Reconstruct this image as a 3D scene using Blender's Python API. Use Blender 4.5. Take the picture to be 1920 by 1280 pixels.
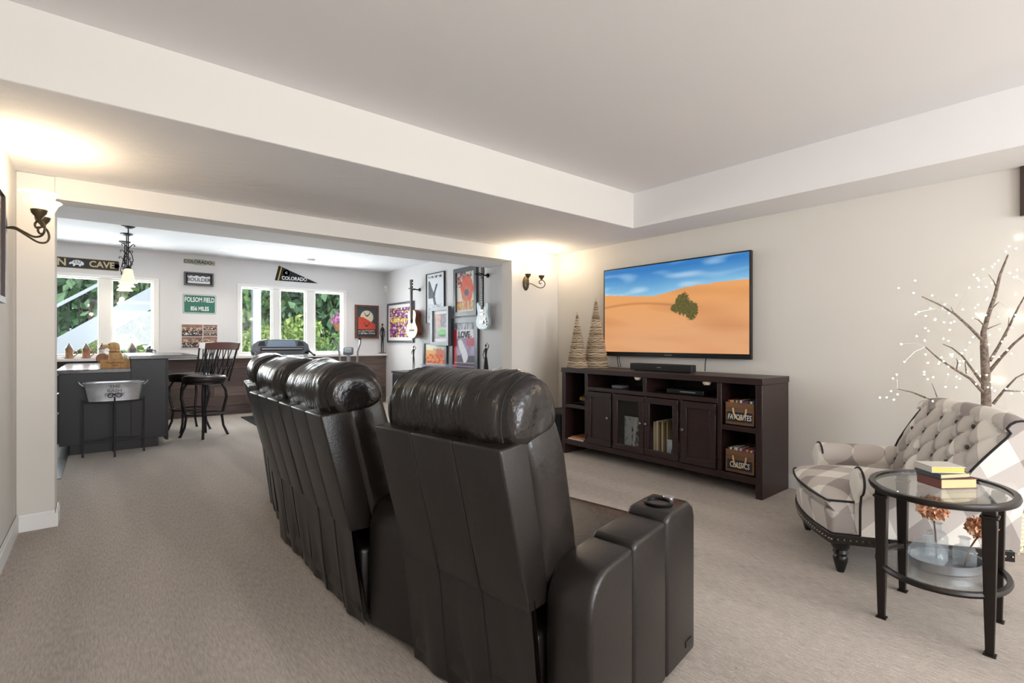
import bpy, math, random
from mathutils import Vector, Matrix, Euler, noise
random.seed(7)
sc = bpy.context.scene
COL = sc.collection
R = math.radians
for o in list(bpy.data.objects): bpy.data.objects.remove(o)

# ------------------------------------------------------------------ camera
cam = bpy.data.objects.new('camera', bpy.data.cameras.new('camera')); COL.objects.link(cam)
cam.location = (0, 0, 1.15)
cam.rotation_euler = (R(90), 0, -math.atan2(0.6372, 0.7708))
cam.data.sensor_width = 36; cam.data.lens = 930 / 1920 * 36
cam.data.clip_start = 0.05; cam.data.clip_end = 200
sc.camera = cam
# ------------------------------------------------------------------ world, daylight, exposure
wd = bpy.data.worlds.new('world'); sc.world = wd; wd.use_nodes = True
bg = wd.node_tree.nodes['Background']
bg.inputs[0].default_value = (0.86, 0.93, 1.0, 1); bg.inputs[1].default_value = 1.15
sc.view_settings.view_transform = 'Standard'; sc.view_settings.look = 'None'
sc.view_settings.exposure = 0.40; sc.view_settings.gamma = 1.0
sc.view_settings.use_curve_mapping = False

def area(name, loc, rot, sx, sy, power, col):
    l = bpy.data.lights.new(name, 'AREA'); l.shape = 'RECTANGLE'; l.size = sx; l.size_y = sy
    l.energy = power; l.color = col
    o = bpy.data.objects.new(name, l); COL.objects.link(o); o.location = loc; o.rotation_euler = rot
    return o
sun = bpy.data.lights.new('sun', 'SUN'); sun.energy = .9; sun.angle = R(3); sun.color = (1, .95, .85)
so = bpy.data.objects.new('sun', sun); COL.objects.link(so); 
so.rotation_euler = (R(38), R(-30), 0)
# daylight at the far windows, then two added fill lights behind the camera
area('daylight_bar_window', (-.3, 9.05, 1.5), (R(-90), 0, 0), 1.7, 1.0, 66, (.93, .97, 1))
area('daylight_gym_window', (2.55, 9.05, 1.5), (R(-90), 0, 0), 1.6, 1.0, 86, (.93, .97, 1))
area('added_rear_fill_a', (.75, -4.68, 1.45), (R(90), 0, 0), 1.7, 1.6, 105, (.92, .96, 1))
area('added_rear_fill_b', (2.95, -4.68, 1.45), (R(90), 0, 0), 1.7, 1.6, 105, (.92, .96, 1))

# ------------------------------------------------------------------ helpers
def lin(c):
    c = c / 255.0
    return c / 12.92 if c <= .04045 else ((c + .055) / 1.055) ** 2.4
def S(r, g, b): return (lin(r), lin(g), lin(b), 1)

MATS = {}
def mat(name, col=(200, 200, 200), rough=.6, metal=0, bump=0, bscale=200, var=0, vscale=8, emit=None, estr=0, trans=0, alpha=1, stretch=None, spec=.5, coat=0, bdist=.01):
    if name in MATS: return MATS[name]
    m = bpy.data.materials.new(name); m.use_nodes = True; nt = m.node_tree; b = nt.nodes['Principled BSDF']
    c = S(*col); b.inputs['Base Color'].default_value = c
    b.inputs['Roughness'].default_value = rough; b.inputs['Metallic'].default_value = metal
    b.inputs['Specular IOR Level'].default_value = spec
    if coat: b.inputs['Coat Weight'].default_value = coat; b.inputs['Coat Roughness'].default_value = .15
    if trans: b.inputs['Transmission Weight'].default_value = trans
    if alpha < 1: b.inputs['Alpha'].default_value = alpha
    if emit: b.inputs['Emission Color'].default_value = S(*emit); b.inputs['Emission Strength'].default_value = estr
    tc = nt.nodes.new('ShaderNodeTexCoord'); src = tc.outputs['Object']
    if stretch:
        mp = nt.nodes.new('ShaderNodeMapping'); mp.inputs['Scale'].default_value = stretch
        nt.links.new(src, mp.inputs[0]); src = mp.outputs[0]
    if var:
        n = nt.nodes.new('ShaderNodeTexNoise'); n.inputs['Scale'].default_value = vscale; n.inputs['Detail'].default_value = 6
        nt.links.new(src, n.inputs['Vector'])
        r = nt.nodes.new('ShaderNodeValToRGB'); r.color_ramp.elements[0].position = .3; r.color_ramp.elements[1].position = .7
        r.color_ramp.elements[0].color = tuple(max(0, q * (1 - var)) for q in c[:3]) + (1,)
        r.color_ramp.elements[1].color = tuple(min(1, q * (1 + var)) for q in c[:3]) + (1,)
        nt.links.new(n.outputs[0], r.inputs[0]); nt.links.new(r.outputs[0], b.inputs['Base Color'])
    if bump:
        n2 = nt.nodes.new('ShaderNodeTexNoise'); n2.inputs['Scale'].default_value = bscale; n2.inputs['Detail'].default_value = 4
        nt.links.new(src, n2.inputs['Vector'])
        bp = nt.nodes.new('ShaderNodeBump'); bp.inputs['Strength'].default_value = bump; bp.inputs['Distance'].default_value = bdist
        nt.links.new(n2.outputs[0], bp.inputs['Height']); nt.links.new(bp.outputs[0], b.inputs['Normal'])
    MATS[name] = m
    return m

def rooted(o):
    while o.parent: o = o.parent
    return Matrix.LocRotScale(o.location, o.rotation_euler, None)

class MB:
    def __init__(s): s.v = []; s.f = []
    def add(s, vs, fs):
        n = len(s.v); s.v += [Vector(p) for p in vs]; s.f += [tuple(i + n for i in f) for f in fs]; return s
    def box(s, x0, x1, y0, y1, z0, z1):
        return s.add([(x0,y0,z0),(x1,y0,z0),(x1,y1,z0),(x0,y1,z0),(x0,y0,z1),(x1,y0,z1),(x1,y1,z1),(x0,y1,z1)],
                     [(3,2,1,0),(4,5,6,7),(0,1,5,4),(1,2,6,5),(2,3,7,6),(3,0,4,7)])
    def tube(s, pts, r, n=8, closed=False, radii=None):
        pts = [Vector(p) for p in pts]; m = len(pts); up = Vector((0, 0, 1)); rings = []; prev = None
        for i, p in enumerate(pts):
            a = pts[(i - 1) % m] if (closed or i > 0) else p
            b = pts[(i + 1) % m] if (closed or i < m - 1) else p
            t = (b - a).normalized() if (b - a).length > 1e-9 else Vector((0, 0, 1))
            if prev is None:
                q = t.cross(up)
                if q.length < 1e-3: q = t.cross(Vector((1, 0, 0)))
            else:
                q = prev - t * prev.dot(t)
                if q.length < 1e-5: q = t.cross(up)
            q.normalize(); prev = q; w = t.cross(q)
            rr = radii[i] if radii else r
            rings.append([p + (q * math.cos(2*math.pi*k/n) + w * math.sin(2*math.pi*k/n)) * rr for k in range(n)])
        vs = [v for rg in rings for v in rg]; fs = []
        for i in range(m if closed else m - 1):
            j = (i + 1) % m
            for k in range(n):
                l = (k + 1) % n; fs.append((i*n+k, i*n+l, j*n+l, j*n+k))
        if not closed: fs += [tuple(range(n))[::-1], tuple((m-1)*n + k for k in range(n))]
        return s.add(vs, fs)
    def cyl(s, p, q, r, r2=None, n=16): return s.tube([p, q], r, n, radii=[r, r if r2 is None else r2])
    def lathe(s, prof, c=(0, 0, 0), n=24, sx=1, sy=1):
        vs = []; fs = []; m = len(prof)
        for r, z in prof:
            for k in range(n):
                a = 2*math.pi*k/n; vs.append((c[0] + r*sx*math.cos(a), c[1] + r*sy*math.sin(a), c[2] + z))
        for i in range(m - 1):
            for k in range(n):
                l = (k+1) % n; fs.append((i*n+k, i*n+l, (i+1)*n+l, (i+1)*n+k))
        if prof[0][0] > 1e-4: fs.append(tuple(range(n))[::-1])
        if prof[-1][0] > 1e-4: fs.append(tuple((m-1)*n + k for k in range(n)))
        return s.add(vs, fs)
    def prism(s, poly, axis, a, b):
        n = len(poly)
        def P(u, v, t): return {'x': (t, u, v), 'y': (u, t, v), 'z': (u, v, t)}[axis]
        vs = [P(u, v, a) for u, v in poly] + [P(u, v, b) for u, v in poly]
        return s.add(vs, [tuple(range(n)), tuple(range(2*n-1, n-1, -1))] + [(i, n+i, n+(i+1) % n, (i+1) % n) for i in range(n)])
    def grid(s, fn, nu, nv, cu=False):
        vs = [fn(i / (nu if cu else nu - 1), j / (nv - 1)) for j in range(nv) for i in range(nu)]; fs = []
        for j in range(nv - 1):
            for i in range(nu if cu else nu - 1):
                k = (i + 1) % nu; fs.append((j*nu+i, j*nu+k, (j+1)*nu+k, (j+1)*nu+i))
        return s.add(vs, fs)
    def superell(s, c, r, e1=.5, e2=.5, nu=32, nv=20, disp=None):
        def pw(x, e): return math.copysign(abs(x) ** e, x)
        def fn(u, v):
            a = 2*math.pi*u; b = math.pi*(v - .5)
            p = Vector((r[0]*pw(math.cos(b), e1)*pw(math.cos(a), e2), r[1]*pw(math.cos(b), e1)*pw(math.sin(a), e2), r[2]*pw(math.sin(b), e1)))
            if disp: p = p + disp(p)
            return Vector(c) + p
        return s.grid(fn, nu, nv, cu=True)
    def ball(s, c, r, n=10):
        if not hasattr(r, '__len__'): r = (r, r, r)
        return s.superell(c, r, 1, 1, n, max(5, n // 2 + 1))
    def xf(s, M): s.v = [M @ p for p in s.v]; return s
    def rotz(s, a, c=(0, 0, 0)):
        return s.xf(Matrix.Translation(c) @ Matrix.Rotation(a, 4, 'Z') @ Matrix.Translation(-Vector(c)))
    def obj(s, name, m, parent=None, smooth=False, bevel=0, bseg=2, world=False, angle=40, sub=0):
        me = bpy.data.meshes.new(name); vs = s.v
        if world and parent is not None:
            I = rooted(parent).inverted(); vs = [I @ p for p in vs]
        me.from_pydata([tuple(p) for p in vs], [], s.f); me.update()
        me.materials.append(m)
        o = bpy.data.objects.new(name, me); COL.objects.link(o)
        if smooth:
            for p in me.polygons: p.use_smooth = True
            if angle < 180: me.set_sharp_from_angle(angle=R(angle))
        if bevel:
            md = o.modifiers.new('bevel', 'BEVEL'); md.width = bevel; md.segments = bseg; md.limit_method = 'ANGLE'; md.angle_limit = R(35)
            for p in me.polygons: p.use_smooth = True
            me.set_sharp_from_angle(angle=R(60)) if bseg < 3 else None
        if sub:
            md = o.modifiers.new('sub', 'SUBSURF'); md.levels = sub; md.render_levels = sub
        if parent is not None: o.parent = parent
        return o

def tag(o, label=None, cat=None, group=None, kind=None):
    if label: o['label'] = label
    if cat: o['category'] = cat
    if group: o['group'] = group
    if kind: o['kind'] = kind
    return o
def thing(name, label, cat, loc=(0, 0, 0), rz=0, group=None):
    o = bpy.data.objects.new(name, None); COL.objects.link(o); o.location = loc; o.rotation_euler = (0, 0, rz)
    o.empty_display_size = .1
    return tag(o, label, cat, group)
def struct(o): return tag(o, kind='structure')
ORD = 'first second third fourth fifth sixth seventh eighth ninth tenth eleventh twelfth thirteenth fourteenth fifteenth sixteenth'.split()
def copy_tree(o, parent=None):
    c = o.copy(); COL.objects.link(c); c.parent = parent
    for ch in list(o.children): copy_tree(ch, c)
    return c
def clamp(x, a=0., b=1.): return max(a, min(b, x))
def mixc(a, b, t): t = clamp(t); return tuple(p + (q - p) * t for p, q in zip(a, b))
def nz(x, y, z=0.): return noise.noise(Vector((x, y, z)))

def vcol_mat(name, rough=.5, emit=0, spec=.3):
    if name in MATS: return MATS[name]
    m = bpy.data.materials.new(name); m.use_nodes = True; nt = m.node_tree; b = nt.nodes['Principled BSDF']
    a = nt.nodes.new('ShaderNodeVertexColor'); a.layer_name = 'print'
    b.inputs['Roughness'].default_value = rough; b.inputs['Specular IOR Level'].default_value = spec
    if emit:
        b.inputs['Base Color'].default_value = (.01, .01, .01, 1)
        nt.links.new(a.outputs[0], b.inputs['Emission Color']); b.inputs['Emission Strength'].default_value = emit
    else: nt.links.new(a.outputs[0], b.inputs['Base Color'])
    MATS[name] = m; return m
def printed(name, x0, x1, z0, z1, y, nx, ny, fn, parent, m=None):
    """flat print in the local xz plane facing -y; fn(u, v) gives sRGB 0..255"""
    vs = []; cs = []; fs = []
    for j in range(ny):
        for i in range(nx):
            u = i / (nx - 1); v = j / (ny - 1)
            vs.append((x0 + (x1 - x0) * u, y, z0 + (z1 - z0) * v)); cs.append(S(*[clamp(q, 0, 255) for q in fn(u, v)]))
    for j in range(ny - 1):
        for i in range(nx - 1): fs.append((j*nx+i, j*nx+i+1, (j+1)*nx+i+1, (j+1)*nx+i))
    me = bpy.data.meshes.new(name); me.from_pydata(vs, [], fs)
    at = me.color_attributes.new('print', 'FLOAT_COLOR', 'POINT')
    at.data.foreach_set('color', [q for c in cs for q in c])
    me.materials.append(m or vcol_mat('printed_paper')); me.update()
    o = bpy.data.objects.new(name, me); COL.objects.link(o); o.parent = parent
    return o
def text(name, body, size, m, parent, x, z, y, align='CENTER', extrude=.001, sx=1., bold=0., shear=0.):
    cu = bpy.data.curves.new(name, 'FONT'); cu.body = body; cu.size = size; cu.align_x = align; cu.align_y = 'CENTER'
    cu.extrude = extrude; cu.offset = bold; cu.shear = shear; cu.resolution_u = 3
    t = bpy.data.objects.new(name, cu); COL.objects.link(t)
    dg = bpy.context.evaluated_depsgraph_get(); me = bpy.data.meshes.new_from_object(t.evaluated_get(dg))
    bpy.data.objects.remove(t); me.name = name
    for v in me.vertices:
        a, b, c = v.co; v.co = (x + a * sx, y - c, z + b)
    me.materials.clear(); me.materials.append(m)
    o = bpy.data.objects.new(name, me); COL.objects.link(o); o.parent = parent
    return o

# ------------------------------------------------------------------ materials of the setting
M_WALL = mat('wall_paint_warm', (224, 219, 212), .85, bump=.04, bscale=60)
M_WALLF = mat('wall_paint_cool', (222, 220, 221), .85, bump=.04, bscale=60)
M_CEIL = mat('ceiling_paint', (240, 238, 238), .9, bump=.05, bscale=14, stretch=(1, 1, 1))
M_TROWEL = mat('ceiling_trowelled', (240, 238, 239), .85, bump=.5, bscale=7, stretch=(1.2, 3, 1))
M_WHITE = mat('trim_white', (238, 236, 233), .45)
M_BLACKM = mat('black_iron', (22, 20, 20), .42, metal=.5)
M_DARKW = mat('espresso_wood', (44, 27, 25), .38, var=.25, vscale=6, stretch=(1, 1, 8))
M_LEATHER = mat('dark_leather', (27, 22, 20), .33, bump=.10, bscale=160, var=.12, vscale=3)
M_GLASS = mat('clear_glass', (245, 250, 250), .03, trans=1.0, alpha=.28)
M_CHROME = mat('brushed_metal', (190, 190, 192), .3, metal=1)

def carpet():
    m = bpy.data.materials.new('carpet'); m.use_nodes = True; nt = m.node_tree; b = nt.nodes['Principled BSDF']; L = nt.links.new
    b.inputs['Roughness'].default_value = .95; b.inputs['Specular IOR Level'].default_value = .1
    tc = nt.nodes.new('ShaderNodeTexCoord')
    def nz_(sx, sy, sc_, det=3):
        mp = nt.nodes.new('ShaderNodeMapping'); mp.inputs['Scale'].default_value = (sx, sy, 1)
        n = nt.nodes.new('ShaderNodeTexNoise'); n.inputs['Scale'].default_value = sc_; n.inputs['Detail'].default_value = det
        L(tc.outputs['Object'], mp.inputs[0]); L(mp.outputs[0], n.inputs['Vector']); return n.outputs[0]
    def ramp(s, p0, p1, c0, c1):
        r = nt.nodes.new('ShaderNodeValToRGB'); e = r.color_ramp.elements
        e[0].position = p0; e[1].position = p1; e[0].color = c0; e[1].color = c1; L(s, r.inputs[0]); return r.outputs[0]
    def mul(a, c, f=1.):
        x = nt.nodes.new('ShaderNodeMix'); x.data_type = 'RGBA'; x.blend_type = 'MULTIPLY'; x.inputs['Factor'].default_value = f
        L(a, x.inputs['A']); L(c, x.inputs['B']); return x.outputs['Result']
    base = ramp(nz_(150, 22, 1.0, 2), .3, .7, S(178, 168, 159), S(205, 195, 186))        # ribs along the room
    g2 = lambda v: (v, v, v, 1)
    fleck = ramp(nz_(1, 1, 260, 2), .35, .62, g2(.80), g2(1.0))
    swath = ramp(nz_(2.6, .35, 1.0, 2), .42, .58, g2(.90), g2(1.05))                        # brushed swaths left by the vacuum
    L(mul(mul(base, fleck), swath), b.inputs['Base Color'])
    bp = nt.nodes.new('ShaderNodeBump'); bp.inputs['Strength'].default_value = .6; bp.inputs['Distance'].default_value = .006
    L(nz_(1, .35, 220, 2), bp.inputs['Height']); L(bp.outputs[0], b.inputs['Normal'])
    return m
M_CARPET = carpet()

# ------------------------------------------------------------------ the setting
XL, XR, YB, YO, YF = -.40, 4.185, -4.6, 4.2, 8.85      # left wall, tv wall, rear wall, opening wall, far wall
ZS, ZM, ZF, ZH = 2.178, 2.493, 2.467, 2.04             # soffit, main ceiling, far ceiling, header
XFL = -2.6
struct(MB().box(XFL - .1, XR + .1, YB - .1, YF + .1, -.1, 0).obj('floor', M_CARPET))
M_VINYL = mat('dark_vinyl_plank', (92, 88, 90), .4, var=.35, vscale=3, stretch=(1, 6, 1))
fv = struct(bpy.data.objects.new('floor_bar', None)); COL.objects.link(fv)
k = 0
for ix in range(12):
    x0 = -.26 - (ix + 1) * .18
    y = 5.6 - (ix % 3) * .3
    while y < YF:
        y1 = min(y + .95, YF); 
        if y1 > 5.6: MB().box(x0 + .002, x0 + .178, max(y, 5.6) + .002, y1 - .002, .0, .006).obj('plank', M_VINYL, fv)
        y = y1
# walls of the near room
struct(MB().box(XL - .1, XL, YB, YO + .17, 0, ZM).obj('wall_left', M_WALL))
struct(MB().box(XR, XR + .12, YB, YF, 0, ZM).obj('wall_right', M_WALL))
# rear wall out of view, with two openings added to let fill light in
rw = MB()
for x0, x1, z0, z1 in [(XL, XR, 0, .6), (XL, XR, 2.3, ZM), (XL, -.2, .6, 2.3), (1.7, 2.0, .6, 2.3), (3.9, XR, .6, 2.3)]:
    rw.box(x0, x1, YB - .1, YB, z0, z1)
struct(rw.obj('wall_rear', M_WALL))
# opening wall: stub on the left, header, pier on the right
struct(MB().box(XL, -.225, YO, YO + .17, 0, ZS).obj('wall_pillar_left', M_WALL, bevel=.006))
struct(MB().box(-.225, 3.47, YO, YO + .17, ZH, ZS + .02).obj('wall_header', M_WALL))
struct(MB().box(3.47, XR, YO, YO + .17, 0, ZS).obj('wall_pillar_right', M_WALL, bevel=.006))
struct(MB().box(XFL, XL, YO + .07, YO + .17, 0, ZF).obj('wall_bar_front', M_WALLF))
struct(MB().box(XFL - .1, XFL, YO, YF, 0, ZF).obj('wall_bar_left', M_WALLF))
# cool paint skin of the far room's right wall (same wall, other colour)
struct(MB().box(XR - .006, XR, YO + .17, YF, 0, ZF).obj('wall_gallery', M_WALLF))
# ceilings
struct(MB().box(XL, XR, YB, YO, ZM, ZM + .1).obj('ceiling', M_CEIL))
struct(MB().box(XL, XR, 2.774, YO, ZS, ZM).obj('ceiling_soffit_front', M_TROWEL))
struct(MB().box(XL, 3.722, 2.770, 2.774, ZS + .0015, ZM).obj('trim_1', M_WALL))
struct(MB().box(3.722, XR, YB, 2.774, ZS, ZM).obj('ceiling_soffit_side', M_CEIL))
struct(MB().box(XFL, XR, YO + .17, 5.57, ZS, ZF + .1).obj('ceiling_soffit_far', M_TROWEL))
struct(MB().box(XFL, XR, 5.57, YF, ZF, ZF + .1).obj('ceiling_far', mat('ceiling_white', (240, 241, 245), .9)))
# baseboards
def base(name, x0, x1, y0, y1):
    b = MB(); b.box(x0, x1, y0, y1, 0, .085)
    d = .004; b.box(x0 + (0 if x1 - x0 > .05 else d), x1 - (0 if x1 - x0 > .05 else d), y0 + (0 if y1 - y0 > .05 else d), y1 - (0 if y1 - y0 > .05 else d), .085, .105)
    struct(b.obj(name, M_WHITE))
base('baseboard_left', XL, XL + .014, YB, YO - .0)
base('baseboard_pillar', XL + .014, -.225, YO - .014, YO)
base('baseboard_pillar_end', -.225, -.211, YO - .014, YO + .17)
base('baseboard_right', XR - .014, XR, YB, YO)
base('baseboard_pier', 3.47, XR - .014, YO - .014, YO)
base('baseboard_gallery', XR - .02, XR - .006, YO + .17, YF - .04)

# far wall with two window openings
W1 = (-1.5, .575, .955, 2.025); W2 = (1.708, 3.352, .955, 2.025)
fw = MB()
for x0, x1, z0, z1 in [(XFL, XR, 0, W1[2]), (XFL, XR, W1[3], ZF), (XFL, W1[0], W1[2], W1[3]), (W1[1], W2[0], W1[2], W1[3]), (W2[1], XR, W1[2], W1[3])]:
    fw.box(x0, x1, YF, YF + .12, z0, z1)
struct(fw.obj('wall_far', M_WALLF))
def window(n, W, splits):
    x0, x1, z0, z1 = W
    w = struct(bpy.data.objects.new('window_%d' % n, None)); COL.objects.link(w); w.location = (x0, YF, z0)
    c = MB()
    for a, b, p, q in [(x0-.055, x1+.065, z1, z1+.045), (x0-.055, x0, z0, z1), (x1, x1+.065, z0, z1)]:
        c.box(a, b, YF - .02, YF, p, q)
    c.obj('casing', M_WHITE, w, world=True, bevel=.004)
    MB().box(x0 - .05, x1 + .05, YF - .05, YF + .12, z0 - .031, z0).obj('sill', M_WHITE, w, world=True, bevel=.004)
    ed = [x0] + [s for s in splits] + [x1]
    prev = x0
    for i, s in enumerate(splits + [(x1, x1)]):
        a, b = prev, s[0]
        f = MB(); t = .024
        f.box(a, b, YF + .03, YF + .08, z0, z0 + t); f.box(a, b, YF + .03, YF + .08, z1 - t, z1)
        f.box(a, a + t, YF + .03, YF + .08, z0 + t, z1 - t); f.box(b - t, b, YF + .03, YF + .08, z0 + t, z1 - t)
        sash = f.obj('sash', M_WHITE, w, world=True, bevel=.004)
        MB().box(a + t, b - t, YF + .052, YF + .056, z0 + t, z1 - t).obj('pane', M_PANE, sash, world=True)
        if s[0] < x1: MB().box(s[0], s[1], YF + .005, YF + .1, z0, z1).obj('mullion', M_WHITE, w, world=True, bevel=.004)
        prev = s[1]
def pane_mat():
    m = bpy.data.materials.new('window_glass'); m.use_nodes = True; nt = m.node_tree
    for n in list(nt.nodes): nt.nodes.remove(n)
    o = nt.nodes.new('ShaderNodeOutputMaterial'); t = nt.nodes.new('ShaderNodeBsdfTransparent'); g = nt.nodes.new('ShaderNodeBsdfGlossy')
    g.inputs['Roughness'].default_value = .02; t.inputs[0].default_value = (.97, .985, .98, 1)
    x = nt.nodes.new('ShaderNodeMixShader'); lw = nt.nodes.new('ShaderNodeLayerWeight'); pw_ = nt.nodes.new('ShaderNodeMath'); pw_.operation = 'POWER'; pw_.inputs[1].default_value = 4.5; fr = nt.nodes.new('ShaderNodeMath'); fr.operation = 'MULTIPLY_ADD'; fr.inputs[1].default_value = .8; fr.inputs[2].default_value = .035
    nt.links.new(lw.outputs['Facing'], pw_.inputs[0]); nt.links.new(pw_.outputs[0], fr.inputs[0])
    nt.links.new(fr.outputs[0], x.inputs[0]); nt.links.new(t.outputs[0], x.inputs[1]); nt.links.new(g.outputs[0], x.inputs[2])
    nt.links.new(x.outputs[0], o.inputs[0]); return m
M_PANE = pane_mat()
window(1, W1, [(-.72, -.62), (-.024, .096)])
window(2, W2, [(2.183, 2.291), (2.721, 2.856)])
# plank wainscot with its ledge on the far wall
wain = struct(bpy.data.objects.new('trim_2', None)); COL.objects.link(wain); wain.location = (0, YF, 0)
M_PLANK = []
for i, c in enumerate([(104, 84, 74), (92, 76, 70), (116, 97, 88), (84, 70, 66), (108, 92, 86)]):
    M_PLANK.append(mat('barn_plank_%d' % i, c, .75, var=.3, vscale=3.5, stretch=(1, 1, 14), bump=.15, bscale=9))
random.seed(3)
for r in range(6):
    z0 = .008 + r * .146; x = XFL - random.random() * .6
    while x < XR - .01:
        x1 = min(x + random.uniform(.75, 1.25), XR - .008)
        if XR - .008 - x1 < .2: x1 = XR - .008
        MB().box(max(x, XFL) + .002, x1 - .002, YF - .022 - random.random() * .004, YF, z0 + .002, z0 + .144).obj('plank', random.choice(M_PLANK), wain, world=True)
        x = x1
MB().box(XFL, XR - .008, YF - .10, YF - .05, .884, .924).obj('ledge', mat('ledge_white', (228, 224, 220), .5), wain, world=True, bevel=.004)
MB().box(XFL, XR - .008, YF - .05, YF, .884, .924).obj('ledge', MATS['ledge_white'], wain, world=True)

# ------------------------------------------------------------------ outdoors
struct(MB().box(-25, 25, YF + .12, 45, -.1, .05).obj('ground_outside', mat('lawn', (92, 120, 60), .9, var=.3, vscale=6)))
def leafmat(name, c0, c1):
    m = bpy.data.materials.new(name); m.use_nodes = True; nt = m.node_tree; b = nt.nodes['Principled BSDF']
    g = nt.nodes.new('ShaderNodeNewGeometry'); r = nt.nodes.new('ShaderNodeValToRGB')
    r.color_ramp.elements[0].color = S(*c0); r.color_ramp.elements[1].color = S(*c1)
    nt.links.new(g.outputs['Random Per Island'], r.inputs[0]); nt.links.new(r.outputs[0], b.inputs['Base Color'])
    b.inputs['Roughness'].default_value = .6
    return m
L_DARK = leafmat('leaf_dark', (80, 128, 88), (160, 200, 156)); L_MID = leafmat('leaf_mid', (92, 140, 80), (170, 204, 136))
L_LIGHT = leafmat('leaf_light', (120, 165, 70), (214, 226, 140)); L_PINK = leafmat('petal_pink', (196, 96, 170), (240, 180, 224))
M_BARK = mat('bark', (84, 68, 54), .9, bump=.4, bscale=20)
def leaves(mb, c, r, n, size, seed):
    rd = random.Random(seed)
    for i in range(n):
        while True:
            p = Vector((rd.uniform(-1, 1), rd.uniform(-1, 1), rd.uniform(-1, 1)))
            if .35 < p.length < 1: break
        p = Vector((c[0] + p.x * r[0], c[1] + p.y * r[1], c[2] + p.z * r[2]))
        q = Euler((rd.uniform(0, 6.3), rd.uniform(0, 6.3), rd.uniform(0, 6.3))).to_matrix(); s = size * rd.uniform(.6, 1.3)
        mb.add([p + q @ Vector(v) * s for v in ((-.5, 0, 0), (0, -.28, .06), (.5, 0, 0), (0, .28, .06))], [(0, 1, 2, 3)])
    return mb
def tree(label, x, y, h, rx, m, n, size, seed, cat='tree', z0=.05, name='garden_tree'):
    t = thing(name, label, cat, (x, y, z0))
    MB().tube([(0, 0, 0), (.05, 0, h * .4), (0, .05, h * .8)], .1, 8, radii=[.16, .11, .04]).obj('trunk', M_BARK, t, smooth=True)
    leaves(MB(), (0, 0, h * .55), (rx, rx, h * .5), n, size, seed).obj('foliage', m, t)
    return t
for i, (x, y, h, rx, m, lab) in enumerate([
    (-3.2, 15.5, 6.5, 2.2, L_DARK, 'dense dark tree behind the outdoor stair, far left of the garden'),
    (-.4, 16.5, 7.5, 2.3, L_DARK, 'tall dark tree seen above the outdoor stair railing'),
    (2.2, 15.6, 6.8, 2.2, L_MID, 'mid green tree between the two windows of the far wall'),
    (4.6, 16.2, 7.2, 2.3, L_DARK, 'dark leafy tree filling the left pane of the gym window'),
    (7.0, 15.4, 6.6, 2.3, L_DARK, 'dark leafy tree filling the right panes of the gym window'),
    (9.8, 16.4, 7.0, 2.3, L_MID, 'green tree at the far right end of the garden')]):
    tree(lab, x, y, h, rx, m, 7000, .32, 40 + i)
def shrub(label, x, y, h, rx, m, n, size, seed):
    t = thing('garden_shrub', label, 'shrub', (x, y, .05))
    st = MB()
    for a in range(5): st.tube([(0, 0, 0), (math.cos(a*1.3)*rx*.4, math.sin(a*1.3)*rx*.4, h*.6)], .012, 5)
    st.obj('stem', M_BARK, t)
    leaves(MB(), (0, 0, h * .52), (rx, rx * .8, h * .5), n, size, seed).obj('foliage', m, t)
for i, (x, y, h, rx, m, lab) in enumerate([
    (-1.0, 11.9, 1.15, .6, L_MID, 'low green shrub under the stair stringer'),
    (.15, 12.0, 1.25, .6, L_LIGHT, 'yellow green shrub in the right pane of the bar window'),
    (1.5, 12.3, 1.5, .7, L_LIGHT, 'yellow green shrub left of the white deck post'),
    (2.75, 12.0, 1.45, .62, L_LIGHT, 'pale flowering shrub right of the white deck post'),
    (3.75, 12.6, 1.7, .75, L_LIGHT, 'tall pale shrub in the middle pane of the gym window'),
    (4.5, 11.6, 1.35, .6, L_MID, 'green broad shrub at the right pane of the gym window'),
    (5.7, 12.4, 1.5, .8, L_LIGHT, 'light green shrub beyond the right edge of the gym window')]):
    shrub(lab, x, y, h, rx, m, 1500, .13, 70 + i)
hb = thing('hanging_basket', 'hanging basket of pink flowers outside the gym window', 'flower basket', (3.93, 10.45, 1.35))
MB().lathe([(.02, 0), (.12, .02), (.17, .16), (.16, .17)], n=16).obj('pot', mat('terracotta', (170, 120, 84), .8), hb, smooth=True)
leaves(MB(), (0, 0, .26), (.24, .2, .16), 380, .06, 5).obj('blossom', L_PINK, hb)
hk = MB()
for a in range(3): hk.tube([(.15*math.cos(a*2.1), .15*math.sin(a*2.1), .17), (0, 0, .75)], .004, 5)
hk.tube([(0, 0, .75), (0, 0, 1.502)], .005, 5); hk.obj('chain', M_BLACKM, hb)
M_OUTW = mat('painted_deck_white', (190, 198, 212), .6)
tag(MB().box(2.18, 2.32, 10.25, 10.39, .05, 2.85).box(2.16, 2.34, 10.23, 10.41, .05, .22).obj('deck_post', M_OUTW, bevel=.008), 'square white deck post outside the gym window', 'post')
struct(MB().box(1.2, 6.0, 10.25, 10.55, 2.85, 3.1).obj('deck_beam', M_OUTW))
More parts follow.
